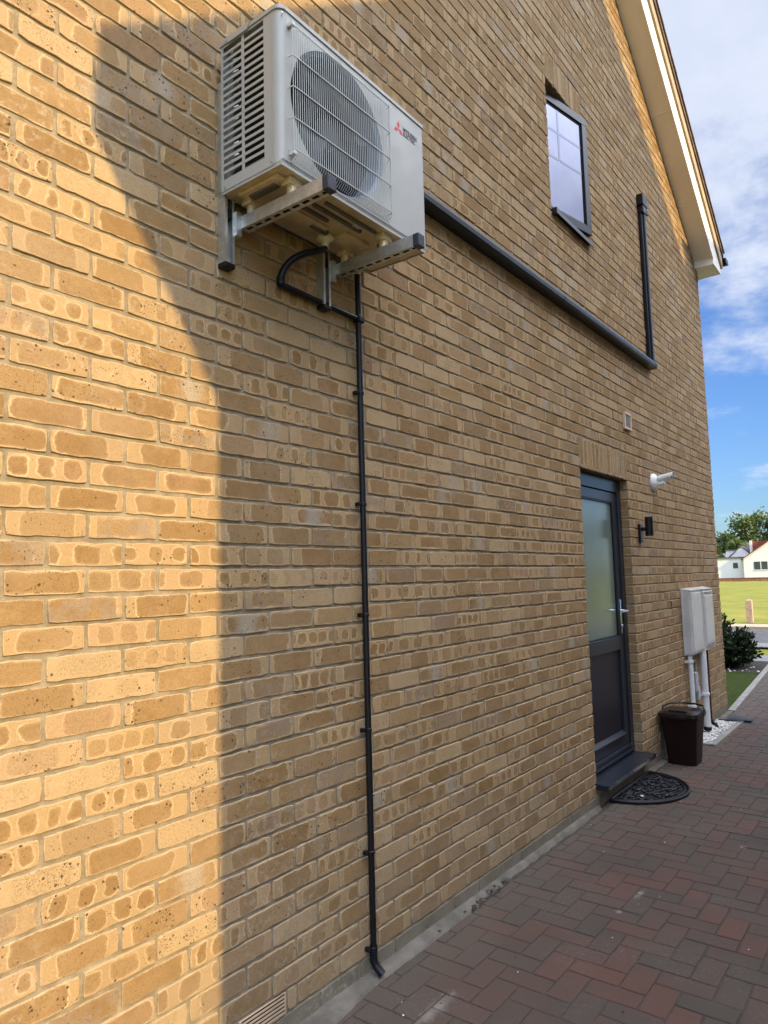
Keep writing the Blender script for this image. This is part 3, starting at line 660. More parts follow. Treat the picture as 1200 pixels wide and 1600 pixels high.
# base pan
b=MB(); zp=AZ-.010
b.box(x0+.006,x1-.006,FYc+.006,AY-.006,zp,zp+.004,0)
b.box(x0+.002,x1-.002,FYc+.002,FYc+.005,zp-.004,zp+.014,2);b.box(x0+.002,x1-.002,AY-.005,AY-.002,zp-.004,zp+.014,2)
b.box(x0+.002,x0+.005,FYc+.005,AY-.005,zp-.004,zp+.012,2);b.box(x1-.005,x1-.002,FYc+.005,AY-.005,zp-.004,zp+.012,2)
for (xa_,xb_,ya_,yb_,h,mi) in ((.03,.13,.05,.24,.012,0),(.05,.08,.08,.20,.018,1),(.20,.40,.06,.13,.012,0),(.22,.36,.15,.165,.010,1),(.24,.50,.19,.205,.010,1),(.26,.54,.23,.243,.010,1),(.33,.42,.09,.11,.016,1),(.46,.60,.07,.16,.014,0),(.62,.68,.18,.24,.014,1),(.44,.48,.20,.225,.006,2)):
    b.box(x0+xa_,x0+xb_,Y(yb_),Y(ya_),zp-h,zp+.001,mi,.003)
b.lathe((x0+.70,Y(.14),zp),(0,0,-1),[(.03,0),(.03,.008),(.014,.009),(.014,.018)],16); b.lathe((x0+.755,Y(.20),zp),(0,0,-1),[(.026,0),(.026,.01),(.010,.012),(.010,.02)],16)
b.build('base_pan',[PAN,mat('pan_recess',(.10,.09,.07),.6,metal=.3,var=.2),ACP],ac)
AXL,AXR=1.540,2.030; zf=2.779
for xx in (AXL,AXR):
    for yy in (FYc+.045,AY-.05):
        b=MB(); b.box(xx+.012,xx+.068,yy-.022,yy+.022,zp-.026,zp-.0005,0,.003); b.lathe((xx+.04,yy,zf+.0005),(0,0,1),[(.018,0),(.019,.006),(.018,zp-.0255-zf)],14,0)
        b.build('mounting_foot',[PAN,BLKP,GALV],ac)
b=MB(); dx_,dy_=1.93,-.105
b.lathe((dx_,dy_,zp-.003),(0,0,-1),[(.033,0),(.033,.012),(.022,.020),(.014,.026),(.012,.05),(.010,.055)],20)
b.build('drain_elbow',mat('cream_plastic',(.60,.54,.42),.45,var=.05),ac)

# wall bracket
br=thing('wall_bracket','galvanised steel wall bracket with two slotted arms carrying the outdoor unit','bracket',(1.78,-.02,2.70))
for xx in (AXL,AXR):
    b=MB(); b.box(xx-.040,xx-.037,-.040,-.001,2.60,3.25); b.box(xx-.037,xx-.002,-.0035,-.0009,2.60,3.25); b.box(xx-.002,xx+.001,-.040,-.001,2.60,3.25)
    b.box(xx-.037,xx-.030,-.040,-.0375,2.60,3.25);b.box(xx-.009,xx-.002,-.040,-.0375,2.60,3.25)
    b.box(xx-.036,xx-.003,-.030,-.005,2.765,2.80,1)
    for z in (2.63,2.70): b.lathe((xx+.001,-.022,z),(1,0,0),[(.009,0),(.009,.006),(.005,.007),(.005,.012)],6)
    b.build('upright',[GALV,DARK],br)
    b=MB(); b.box(xx-.0415,xx+.0025,-.0415,-.0008,2.585,2.602,0,.003); b.build('rubber_stop',BLKP,br)
    b=MB(); xl,xr=xx+.0215,xx+.0595
    ye=-.440
    # channel arm: two webs, a top flange and a slotted bottom flange
    b.box(xl,xl+.002,ye,-.045,zf-.044,zf); b.box(xr-.002,xr,ye,-.045,zf-.044,zf)
    b.box(xl+.002,xr-.002,ye,-.045,zf-.0025,zf-.0004)
    ys=[-.045]; ns2=9; step=(abs(ye)-.045)/ns2
    for i in range(ns2):
        ya=-.045-step*i; yb=ya-step
        b.box(xl+.002,xr-.002,ya-.014,ya,zf-.0436,zf-.0415); b.box(xl+.002,xl+.012,yb,ya-.014,zf-.0436,zf-.0415); b.box(xr-.012,xr-.002,yb,ya-.014,zf-.0436,zf-.0415)
    b.box(xl+.002,xr-.002,ye,-.046,zf-.038,zf-.036,1)
    b.box(xl-.0205,xl+.0005,-.052,-.002,zf-.075,zf+.01,0); b.lathe((xl-.006,-.026,zf-.055),(-1,0,0),[(.008,0),(.008,.006)],6)
    b.build('arm',[GALV,DARK],br)
    b=MB(); b.box(xl-.0015,xr+.0015,ye-.012,ye+.014,zf-.046,zf+.0015,0,.003); b.build('end_cap',CAPB,br)
b=MB(); b.box(AXL+.003,AXR-.042,-.018,-.015,3.19,3.235); b.build('crossbar',GALV,br)

# condensate hose + pipes
hose=thing('drain_hose','black hose curving from under the outdoor unit and along the wall to the thin downpipe','hose',(1.8,-.03,2.61))
b=MB(); P0=Vector((dx_,dy_,zp-.05)); P3=Vector((1.775,-.022,2.635))
pts=[]
for i in range(15):
    t=i/14; a=P0; b1=P0+Vector((-.05,.0,-.035)); c1=P3+Vector((.0,-.03,.10)); d=P3
    pts.append(a*(1-t)**3+3*b1*t*(1-t)**2+3*c1*t*t*(1-t)+d*t**3)
b.tube(pts,.0135,12); b.build('flexible_hose',BLKP,hose)
b=MB(); b.tube([(1.775,-.022,2.64),(1.775,-.022,2.612)],.016,12); b.tube([(1.766,-.022,2.612),(2.222,-.022,2.607)],.0125,12)
b.build('horizontal_pipe',BLKP,hose)
dp=thing('downpipe','thin black condensate pipe running down the brick wall to the ground','pipe',(2.226,-.022,.02))
b=MB(); b.tube([(2.222,-.022,2.80),(2.226,-.022,.09)],.0125,14); b.build('pipe',BLKP,dp)
b=MB(); b.tube([(2.226,-.022,.12),(2.226,-.022,.065),(2.229,-.032,.045),(2.232,-.060,.022)],.0155,14); b.build('shoe',BLKP,dp)
b=MB(); b.box(2.205,2.245,-.040,-.004,2.592,2.622,0,.006); b.build('tee_joint',BLKP,dp)
for z in (2.292,1.83,1.383,.932,.467,.112):
    b=MB(); b.lathe((2.224,-.022,z-.007),(0,0,1),[(.0135,0),(.0155,.002),(.0155,.012),(.0135,.014)],14); b.box(2.196,2.212,-.026,-.001,z-.008,z+.008,0,.003)
    b.build('pipe_clip',BLKP,dp)
# trunking
tr=thing('pipe_trunking','dark grey plastic trunking running along the wall from the outdoor unit','trunking',(4.3,-.04,3.32))
def trunk(xa,xb):
    b=MB(); pr=[(-.001,3.3110),(-.062,3.3130),(-.072,3.3240),(-.074,3.3460),(-.066,3.3660),(-.054,3.3740),(-.001,3.3780)]
    b.prism([(xa,y,z) for y,z in pr],(xb-xa,0,0)); return b
trunk(2.20,4.330).build('cover',TRNK,tr); trunk(4.345,6.30).build('cover',TRNK,tr)
b=MB(); pr=[(-.0005,3.3090),(-.0635,3.3112),(-.0738,3.3235),(-.0758,3.3462),(-.067,3.3678),(-.0545,3.3758),(-.0005,3.3800)]
b.prism([(4.322,y,z) for y,z in pr],(.03,0,0)); b.build('joint_cover',TRNK,tr)
b=MB(); b.prism([(6.295,y,z) for y,z in pr],(.04,0,0)); b.build('end_elbow',TRNK,tr)
vt=thing('vertical_conduit','black vertical conduit with a capped top, near the gable end of the wall','conduit',(6.32,-.03,3.3780))
b=MB(); b.box(6.282,6.312,-.034,-.001,3.345,4.86,0,.006); b.box(6.318,6.366,-.048,-.001,3.345,4.86,0,.008); b.box(6.300,6.330,-.022,-.001,3.345,4.86); b.build('conduit_cover',BLKP,vt)
b=MB(); b.box(6.262,6.40,-.060,-.001,4.82,4.925,0,.008); b.box(6.275,6.385,-.055,-.001,4.75,4.82,0,.01); b.box(6.36,6.405,-.058,-.001,4.76,4.80,0,.004); b.build('wall_cap',BLKP,vt)

# security camera
sc_=thing('security_camera','white bullet security camera pointing away from the wall, right of the door','security camera',(6.24,0,2.30))
b=MB(); b.lathe((6.24,0,2.298),(0,-1,0),[(.075,0),(.075,.012),(.066,.026),(.045,.036),(.03,.04)],28); b.build('wall_plate',WHITE,sc_)
b=MB(); b.tube([(6.24,-.035,2.285),(6.235,-.07,2.275),(6.225,-.10,2.285)],.017,12); b.build('arm',WHITE,sc_)
b=MB(); d=Vector((-.10,-1,.14)).normalized(); o0=Vector((6.25,-.045,2.318))
b.lathe(o0,d,[(.02,-.005),(.028,.0),(.030,.02),(.030,.095),(.028,.11),(.025,.112)],20); b.build('body',WHITE,sc_)
b=MB(); b.lathe(o0+Vector((0,0,-.0)),d,[(.022,.1125),(.021,.114),(.010,.114)],16); b.build('lens',BLKP,sc_)
b=MB()
u=d.cross(Vector((0,0,1))).normalized(); v_=u.cross(d)
pr=[u*.035*math.cos(t)+v_*.035*math.sin(t) for t in [R(-8)+R(196)*i/12 for i in range(13)]]; pr+=[u*.032*math.cos(t)+v_*.032*math.sin(t) for t in [R(188)-R(196)*i/12 for i in range(13)]]
b.prism([o0+p+d*.01 for p in pr],d*.125); b.build('sun_hood',WHITE,sc_)
# wall light
wl=thing('wall_light','black up-and-down cylinder wall light on the brickwork beside the door','wall light',(5.785,0,1.85))
b=MB(); b.box(5.755,5.815,-.022,-.0005,1.765,1.912,0,.004); b.box(5.772,5.798,-.052,-.02,1.855,1.885,0,.003); b.build('back_plate',BLKP,wl)
b=MB(); b.lathe((5.785,-.082,1.815),(0,0,1),[(.026,.004),(.031,0),(.031,.152),(.026,.148)],24); b.build('shade',BLKP,wl)
# little hook
b=MB(); b.tube([(6.478+.022*math.cos(t),-.006-.012*math.sin(t)*0-.012,1.233+.030*math.sin(t)) for t in [R(-110)+R(230)*i/12 for i in range(13)]],.005,8); b.tube([(6.47,-.018,1.262),(6.47,.0,1.262)],.004,8)
b.build('cable_loop',mat('rusty_loop',(.06,.03,.02),.7,var=.3),None,'small dark curved loop fixed to the wall left of the meter boxes','cable loop')

# meter boxes
for i,(xa,xb,lab) in enumerate(((6.865,7.262,'white wall meter cabinet nearer the door, left of the pair'),(7.272,7.685,'white wall meter cabinet nearer the house corner, right of the pair'))):
    t=thing('meter_box',lab,'meter box',((xa+xb)/2,0,.76),'meter cabinets on the wall')
    b=MB(); dd=.088 if i else .080
    b.box(xa,xb,-dd,-.001,.76,1.345,0,.010); b.box(xa-.006,xb+.0,-.02,-.0005,.752,1.353,0,.004) if i==0 else b.box(xa+.0,xb+.006,-.02,-.0005,.752,1.357,0,.004)
    b.prism([(xa,-.001,1.343),(xa,-dd-.006,1.343),(xa,-dd-.006,1.350),(xa,-.001,1.366)],(xb-xa,0,0))
    b.build('cabinet',MBOX,t)
    b=MB(); b.box(xa+.020,xb-.020,-dd-.008,-dd+.001,.785,1.325,0,.006); b.box(xa+.05,xb-.05,-dd-.012,-dd-.006,.83,1.28,0,.006) if i==1 else None
    if i==1:
        for z in (.80,.812,1.30,1.312): b.box(xa+.05,xb-.05,-dd-.0095,-dd-.008,z,z+.004,1)
    b.box(xa+.035,xa+.045,-dd-.0105,-dd-.007,.80,.825,2);b.box(xa+.035,xa+.045,-dd-.0105,-dd-.007,1.255,1.28,2)
    b.build('door',[MBOX,DARK,GALV],t)
# supply pipes
def vpipe(name,lab,x,y,r,z0,z1,m,collars=(),base=None):
    t=thing(name,lab,'pipe',(x,y,z0))
    b=MB(); b.tube([(x,y,z1),(x,y,z0)],r,14); b.build('pipe',m,t)
    for z in collars: b=MB(); b.lathe((x,y,z-.014),(0,0,1),[(r+.001,0),(r+.007,.003),(r+.007,.025),(r+.001,.028)],16); b.box(x-r-.02,x-r+.002,y-.005,-.001,z-.01,z+.01); b.build('pipe_clip',m,t)
    if base: b=MB(); b.lathe((x,y,z0-.005),(0,0,1),[(r+.006,0),(r+.006,.03),(r+.001,.034)],16); b.build('ground_collar',BLKP,t)
    return t
vpipe('supply_pipe','narrower white plastic pipe under the left meter cabinet, behind the bin',6.90,-.040,.021,.03,.76,WHITE,(.30,.70))
vpipe('supply_pipe','wider white plastic pipe dropping from the right meter cabinet into the pebbles',7.27,-.062,.030,.03,.76,WHITE,(.36,),True)
vpipe('waste_pipe','thin rust-brown pipe nearest the house corner, ending in the pebble bed',7.60,-.022,.010,.05,.76,mat('brown_pipe',(.055,.022,.014),.5,var=.2),(.48,))
b=MB(); b.tube([(7.60,-.022,.06),(7.60,-.03,.03),(7.585,-.07,.022),(7.50,-.09,.02)],.014,10); b.build('drain_bend',BLKP,None,'short black elbow at the foot of the thin brown pipe','pipe bend')
for (xa,xb,za,zb,dd,lab) in ((6.985,7.075,.41,.59,.055,'taller grey junction box between the two white pipes'),(7.10,7.18,.32,.45,.04,'smaller pale grey junction box low between the two white pipes')):
    t=thing('junction_box',lab,'junction box',((xa+xb)/2,0,za),'grey junction boxes')
    b=MB(); b.box(xa,xb,-dd,-.001,za,zb,0,.005); b.build('box_body',mat('grey_plastic',(.33,.34,.36),.5,var=.05),t)
    b=MB(); b.box(xa+.008,xb-.008,-dd-.004,-dd,za+.01,zb-.01,0,.002); b.build('cover',mat('light_grey_plastic',(.42,.43,.45),.5,var=.05),t)
b=MB(); b.tube([(7.03,-.02,.41),(7.035,-.02,.03)],.011,10); b.tube([(7.10,-.015,.68),(7.13,-.018,.69),(7.15,-.018,.66),(7.15,-.018,.45)],.011,10); b.build('grey_conduit',mat('conduit_grey',(.34,.34,.35),.5,var=.05),None,'grey cable conduit around the small junction boxes below the meter cabinets','conduit')

# ------------------------------------------------------------------ bin
bn=thing('food_waste_bin','dark brown plastic bin with a hinged lid standing by the wall','bin',(6.075,-.165,0))
def taper(b,cx,cy,z0,z1,a0,b0,a1,b1,r=.04,mi=0,n=6,cap=True):
    rings=[]
    for (z,a,bb) in ((z0,a0,b0),(z1,a1,b1)):
        ring=[]
        for q,(sx,sy) in enumerate(((1,1),(-1,1),(-1,-1),(1,-1))):
            for i in range(n+1):
                t=R(90*q)+R(90)*i/n; ring.append((cx+sx*(a-r)+r*math.cos(t),cy+sy*(bb-r)+r*math.sin(t),z))
        rings.append(ring)
    m_=len(rings[0]); b.add(rings[0]+rings[1],[(k,(k+1)%m_,m_+(k+1)%m_,m_+k) for k in range(m_)],mi,True)
    if cap: b.add(rings[0],[tuple(range(m_))[::-1]],mi); b.add(rings[1],[tuple(range(m_))],mi)
cx0,cy0=6.075,-.165
b=MB(); taper(b,cx0,cy0,.004,.36,.115,.108,.148,.138); taper(b,cx0,cy0,.36,.375,.156,.147,.157,.148); b.build('bucket',BIN,bn)
b=MB(); taper(b,cx0,cy0,.376,.402,.162,.152,.160,.150); taper(b,cx0,cy0,.402,.414,.150,.140,.128,.118)
b.box(cx0-.135,cx0-.105,cy0-.07,cy0+.07,.413,.426,0,.004); b.box(cx0-.168,cx0-.155,cy0-.06,cy0+.06,.36,.395,0,.004)
for i in range(3): b.box(cx0-.02+i*.045,cx0+.0+i*.045,cy0-.125,cy0-.06,.409,.418,0,.003)
b.build('lid',BINL,bn)
b=MB(); pts=[(cx0-.03+.0,cy0+.158,.372)]
pts=[(cx0,cy0-.156,.385),(cx0+.03,cy0-.160,.42),(cx0+.13,cy0-.13,.434),(cx0+.168,cy0-.06,.437),(cx0+.172,cy0+.0,.438),(cx0+.168,cy0+.06,.437),(cx0+.13,cy0+.13,.434),(cx0+.03,cy0+.160,.42),(cx0,cy0+.156,.385)]
b.tube(pts,.008,8); b.build('handle',BINL,bn)

# mat
mt=thing('door_mat','half-round black rubber scrollwork door mat below the step','door mat',(5.18,-.02,0))
b=MB(); cxm,cym,ra_,rb_=5.18,-.015,.405,.385
arc=[(cxm+ra_*math.cos(t),cym-rb_*math.sin(t)) for t in [math.pi*i/40 for i in range(41)]]
b.prism([(x,y,.005) for x,y in arc[::-1]],(0,0,.004)); b.build('backing',RUB,mt)
b=MB()
for k_,rr in ((1.,.010),(.93,.006)): b.tube([(cxm+(x-cxm)*k_,cym-.008+(y-cym)*k_,.014) for x,y in arc],rr,8)
b.tube([(cxm-ra_,cym-.01,.014),(cxm+ra_,cym-.01,.014)],.010,8)
b.build('rim',RUB,mt)
b=MB(); rs=random.Random(3)
for i in range(70):
    t=rs.uniform(.12,math.pi-.12); q=math.sqrt(rs.uniform(.02,.80)); px,py=cxm+ra_*q*math.cos(t),cym-.02-(rb_-.03)*q*math.sin(t)
    a0=rs.uniform(0,6.28); r0=rs.uniform(.02,.045); sgn=rs.choice((-1,1)); pts=[]
    for j in range(12):
        tt=j/11; rr=r0*(1-.75*tt); an=a0+sgn*tt*4.6; pts.append((px+rr*math.cos(an),min(cym-.012,py+rr*math.sin(an)),.0135))
    b.tube(pts,.0055,6)
b.build('scroll_pattern',RUB,mt)
b=MB(); rs=random.Random(9)
vs=[]
bm=bmesh.new(); bmesh.ops.create_icosphere(bm,subdivisions=1,radius=1)
ico_v=[v.co.copy() for v in bm.verts]; ico_f=[[v.index for v in f.verts] for f in bm.faces]; bm.free()
def pebble(b,x,y,z,s,rs,mi=0,fl=.6):
    e=Matrix.Rotation(rs.uniform(0,6.28),3,'Z')@Matrix.Rotation(rs.uniform(-.5,.5),3,'X'); S=Vector((s*rs.uniform(.8,1.3),s*rs.uniform(.7,1.1),s*fl*rs.uniform(.7,1.2)))
    b.add([Vector((x,y,z))+e@Vector((v.x*S.x,v.y*S.y,v.z*S.z)) for v in ico_v],ico_f,mi,True)
pebble(b,4.93,-.185,.026,.014,rs); b.build('pebble',STONE,None,'single small white pebble lying on the black door mat','pebble')

# ------------------------------------------------------------------ ground
def quad(name,pts,z,m,label=None,kind='structure'):
    b=MB(); b.add([(x,y,z) for x,y in pts],[tuple(range(len(pts)))]); return b.build(name,m,None,kind=kind)
quad('ground',[(-400,-500),(700,-500),(700,500),(-400,500)],-.05,FIELD)
def ey(x): return .0+max(0,(x-8.43))*.070
quad('lawn',[(HX1,ey(HX1)),(11.8,ey(11.8)),(11.8,7),(HX1,7)],-.012,TURF)
quad('planting_bed',[(11.8,ey(11.8)),(13.35,ey(13.35)),(13.35,7),(11.8,7)],-.008,MULCH)
# driveway of herringbone blocks
pv=Patches(7,6); g=.1
for i in range(-26,158):
    for j in range(-46,12):
        kk=(i-j)%4
        if kk==0: x0_,x1_,y0_,y1_=i*g,(i+2)*g,j*g,(j+1)*g; horiz=True
        elif kk==2: x0_,x1_,y0_,y1_=i*g,(i+1)*g,(j-1)*g,(j+1)*g; horiz=False
        else: continue
        y0_+=.0;  xm,ym=(x0_+x1_)/2,(y0_+y1_)/2
        lim=-.052 if xm<HX1 else ey(xm)-.06
        if 6.72<xm<7.98 and xm<HX1: lim=-.232
        if y0_>lim-.02: continue
        y1_=min(y1_,lim); 
        if y0_<-4.42: continue
        gp=.0016
        if horiz: pv.add((x0_+gp,y0_+gp,0),(1,0,0),(0,1,0),(0,0,1),x1_-x0_-2*gp,y1_-y0_-2*gp,jit=.0008,bev=.003,dep=.006,wob=.0006,kiss=(0,0,0,0))
        else: pv.add((x1_-gp,y0_+gp,0),(0,1,0),(-1,0,0),(0,0,1),y1_-y0_-2*gp,x1_-x0_-2*gp,jit=.0008,bev=.003,dep=.006,wob=.0006,kiss=(0,0,0,0))
SMEARS=[(3.50,-.62,.10,.03),(3.28,-.60,.03,.03),(2.2,-.32,.22,.05),(1.9,-.62,.12,.05),(4.4,-.9,.05,.03)]
def paver_mat():
    m=bpy.data.materials.new('brindle_block_paving'); m.use_nodes=True; nt=m.node_tree; b=nt.nodes['Principled BSDF']
    a=N(nt,'ShaderNodeAttribute'); a.attribute_name='ra'; s_=N(nt,'ShaderNodeSeparateColor'); nt.links.new(a.outputs['Color'],s_.inputs[0]); r1,r2,r3=s_.outputs
    ob=N(nt,'ShaderNodeTexCoord').outputs['Object']
    big=noise(nt,ob,3.2,4,.65)
    f=ramp(nt,M_(nt,'ADD',M_(nt,'MULTIPLY',r1,.42),M_(nt,'MULTIPLY',big,1.05)),.42,1.0)
    red=mixc(nt,r2,(.118,.050,.036),(.092,.047,.036)); gry=mixc(nt,r3,(.054,.045,.038),(.075,.056,.045))
    c_=mixc(nt,f,red,gry)
    c_=mixc(nt,ramp(nt,noise(nt,ob,330,3,.7),.4,.75,0,.5),c_,(.12,.095,.08))
    c_=mixc(nt,ramp(nt,noise(nt,ob,240,2,.7),.55,.75,0,.6),c_,(.025,.02,.02))
    d=noise(nt,ob,1.3,5,.6); c_=mixc(nt,ramp(nt,d,.38,.68,0,.62),c_,(.086,.064,.050))
    sp=N(nt,'ShaderNodeSeparateXYZ'); nt.links.new(ob,sp.inputs[0])
    near=ramp(nt,M_(nt,'ADD',sp.outputs[1],M_(nt,'MULTIPLY',noise(nt,ob,4,4),.35)),-.22,.12,0,.6); c_=mixc(nt,near,c_,(.10,.083,.066))
    for (mx_,my_,sx_,sy_) in SMEARS:
        dx=M_(nt,'DIVIDE',M_(nt,'SUBTRACT',sp.outputs[0],mx_),sx_); dy=M_(nt,'DIVIDE',M_(nt,'SUBTRACT',sp.outputs[1],my_),sy_)
        dd=M_(nt,'ADD',M_(nt,'SQRT',M_(nt,'ADD',M_(nt,'MULTIPLY',dx,dx),M_(nt,'MULTIPLY',dy,dy))),M_(nt,'MULTIPLY',noise(nt,ob,26,5,.7),1.5))
        c_=mixc(nt,ramp(nt,dd,.75,1.5,.75,0),c_,(.26,.235,.21))
    jd=ramp(nt,noise(nt,ob,1.9,4),.5,.62); c_=mixc(nt,M_(nt,'MULTIPLY',jd,M_(nt,'MULTIPLY',ramp(nt,noise(nt,ob,60,5,.75),.5,.6),.35)),c_,(.16,.14,.12))
    nt.links.new(c_,b.inputs['Base Color']); b.inputs['Roughness'].default_value=.75; b.inputs['Specular IOR Level'].default_value=.35
    bp=N(nt,'ShaderNodeBump'); bp.inputs['Distance'].default_value=.0015; bp.inputs['Strength'].default_value=.8
    nt.links.new(noise(nt,ob,260,4,.65),bp.inputs['Height']); nt.links.new(bp.outputs[0],b.inputs['Normal'])
    return m
ev=[];ef=[]
q4((-2.8,-4.45,-.004),(15.7,-4.45,-.004),(15.7,-.0,-.004),(-2.8,-.0,-.004)); q4((8.43,-.001,-.0041),(15.7,-.001,-.0041),(15.7,.5,-.0041),(8.43,.0,-.0041))
me=np_mesh('driveway',pv,ev,ef,[paver_mat(),SAND]); o=bpy.data.objects.new('driveway',me); COL.objects.link(o); tag(o,kind='structure')
# concrete fillet at the foot of the wall
b=MB(); rs=random.Random(5); xv=-2.0; vs=[];n=0
while xv<4.62:
    wd=.048+.008*math.sin(xv*3.1)+rs.uniform(-.003,.003)
    if 3.0<xv<3.25: wd=.03+rs.uniform(-.006,.01)
    if xv>3.25: wd=.028+rs.uniform(-.008,.008)
    if xv<2.3: wd=.048+(2.3-xv)*.10+rs.uniform(-.004,.004)
    vs+=[(xv,.004,.020+rs.uniform(-.002,.002)),(xv,-.012,.019+rs.uniform(-.002,.002)),(xv,-wd+.006,.009+rs.uniform(-.0015,.0015)),(xv,-wd-.004,-.006)]; n+=1; xv+=.035
b.add(vs,[(i*4+j,(i+1)*4+j,(i+1)*4+j+1,i*4+j+1) for i in range(n-1) for j in range(3)],0,True)
b.build('mortar_fillet',CONC,None,kind='structure')
for (xa,xb) in ((5.62,6.72),(7.98,8.43)):
    b=MB(); b.box(xa,xb,-.055,.003,-.02,.010); b.build('mortar_fillet',CONC,None,kind='structure')
# edging kerb along the lawn
b=MB(); x=8.44
while x<15.4:
    xe=min(x+.9,15.4); b.prism([(x,ey(x)-.065,-.06),(xe-.006,ey(xe)-.065,-.06),(xe-.006,ey(xe)+.005,-.06),(x,ey(x)+.005,-.06)],(0,0,.078)); x=xe
b.build('edging_kerb',KERB,None,kind='structure')
# gravel tray
b=MB(); b.box(6.74,7.96,-.245,-.195,-.03,.016,0,.003); b.box(6.74,6.785,-.194,.0,-.03,.015,0,.003); b.box(7.915,7.96,-.194,.0,-.03,.014,0,.003); b.build('gravel_surround',KERB,None,kind='structure')
b=MB(); rs=random.Random(2)
for i in range(900):
    pebble(b,rs.uniform(6.79,7.91),rs.uniform(-.19,-.005),rs.uniform(.0,.014),rs.uniform(.007,.014),rs)
b.build('white_gravel',STONE,None,'bed of small white pebbles at the wall foot under the meter cabinets','gravel',kind='stuff')
b=MB(); b.box(7.915,8.02,-.32,-.10,.0165,.022,0) ; b.box(7.86,7.90,-.24,-.02,.0165,.022,0); b.build('channel_grate',BLKP,None,'dark thin drain channel beside the pebble bed','drain')
# road etc. beyond
quad('paved_path',[(13.36,ey(13.36)+.01),(14.2,ey(14.2)+.01),(14.2,9),(13.36,9)],-.006,PAVE)
quad('pavement',[(15.72,-40),(16.6,-40),(16.6,60),(15.72,60)],-.004,PAVE)
quad('road',[(16.6,-60),(20.3,-60),(20.3,120),(16.6,120)],-.012,ASPH)
b=MB(); b.box(20.3,20.45,-60,120,-.06,.06); b.build('far_kerb',KERB,None,kind='structure')
quad('verge_path',[(20.45,-60),(22.0,-60),(22.0,120),(20.45,120)],.02,mat('dry_verge',(.42,.32,.22),.9,var=.12,vscale=2))
quad('green',[(22.0,-120),(104,-120),(104,160),(22.0,160)],.03,FIELD)

b=MB(); rs=random.Random(21)
for i in range(110):
    x=rs.uniform(1.6,7.5); y=-abs(rs.gauss(0,.75))-.06; s_=rs.uniform(.0015,.0042)
    pebble(b,x,y,.003,s_,rs,0 if rs.random()<.22 else 1,.5)
for i in range(60):
    x=rs.gauss(3.05,.13); y=rs.uniform(-.07,-.01); pebble(b,x,y,.012,rs.uniform(.004,.010),rs,1,.4)
b.build('grit',[STONE,mat('dead_leaf_bits',(.05,.035,.022),.9,var=.4,vscale=50)],None,'scattered grit and crumbs of dead leaf on the driveway','grit',kind='stuff')

# bollard
bo=thing('bollard','short timber bollard on the far side of the road','bollard',(22.15,2.32,0))
b=MB(); b.prism([(22.06,2.16,0),(22.22,2.16,0),(22.22,2.32,0),(22.06,2.32,0)],(0,0,.66)); b.add([(22.06,2.16,.66),(22.22,2.16,.66),(22.22,2.32,.66),(22.06,2.32,.66),(22.14,2.24,.71)],[(0,1,4),(1,2,4),(2,3,4),(3,0,4)]); b.build('post',TIMB,bo)
b=MB(); b.box(22.03,22.25,2.13,2.35,.0,.035); b.build('footing',CONC,bo)

# shrub
def leaves(b,n,fn,size,rs,asp=.5,up=.3):
    for i in range(n):
        p=fn(); s_=size*rs.uniform(.6,1.3)
        d=Vector((rs.gauss(0,1),rs.gauss(0,1),rs.gauss(0,1)+up)).normalized(); a=d.cross(Vector((rs.gauss(0,1),rs.gauss(0,1),rs.gauss(0,1)))).normalized()
        p=Vector(p); b.add([p,p+d*s_*.5+a*s_*asp*.5,p+d*s_,p+d*s_*.5-a*s_*asp*.5],[(0,1,2,3)])
sx,sy=12.45,1.0
sh=thing('shrub','dark leafy evergreen shrub at the lawn edge beyond the house corner','shrub',(sx,sy,0))
b=MB(); rs=random.Random(8); tips=[]
st_=MB()
for i in range(230):
    an=rs.uniform(0,6.28); el=rs.uniform(.05,1.0); rr=.60*math.sqrt(1-el*el*.55)*rs.uniform(.75,1.08); tip=Vector((sx+rr*math.cos(an),sy+rr*math.sin(an),.08+.66*el*rs.uniform(.85,1.1))); root=Vector((sx+rs.gauss(0,.06),sy+rs.gauss(0,.06),0))
    mid=root.lerp(tip,.55)+Vector((0,0,-.05)); pts=[root,mid,tip]; st_.tube(pts,.006,4,smooth=False,r2=.002)
    for j in range(70):
        t=rs.uniform(.30,1.03); p=(root.lerp(mid,t/.55) if t<.55 else mid.lerp(tip,(t-.55)/.45)); dr=(tip-mid).normalized()
        d=(dr*.8+Vector((rs.gauss(0,.6),rs.gauss(0,.6),rs.gauss(0,.6)))).normalized(); a=d.cross(Vector((rs.gauss(0,1),rs.gauss(0,1),rs.gauss(0,1)))).normalized(); s_=rs.uniform(.05,.085)
        b.add([p,p+d*s_*.5+a*s_*.22,p+d*s_,p+d*s_*.5-a*s_*.22],[(0,1,2,3)])
b.build('foliage',BUSHL,sh); st_.build('stem',BARK,sh)
b=MB(); rs=random.Random(4)
for i in range(34): pebble(b,rs.uniform(11.8,12.5),rs.uniform(.3,2.5),-.006,rs.uniform(.008,.026),rs)
b.build('bed_stones',STONE,None,'pale stones scattered along the edge of the shrub bed','stones',kind='stuff')

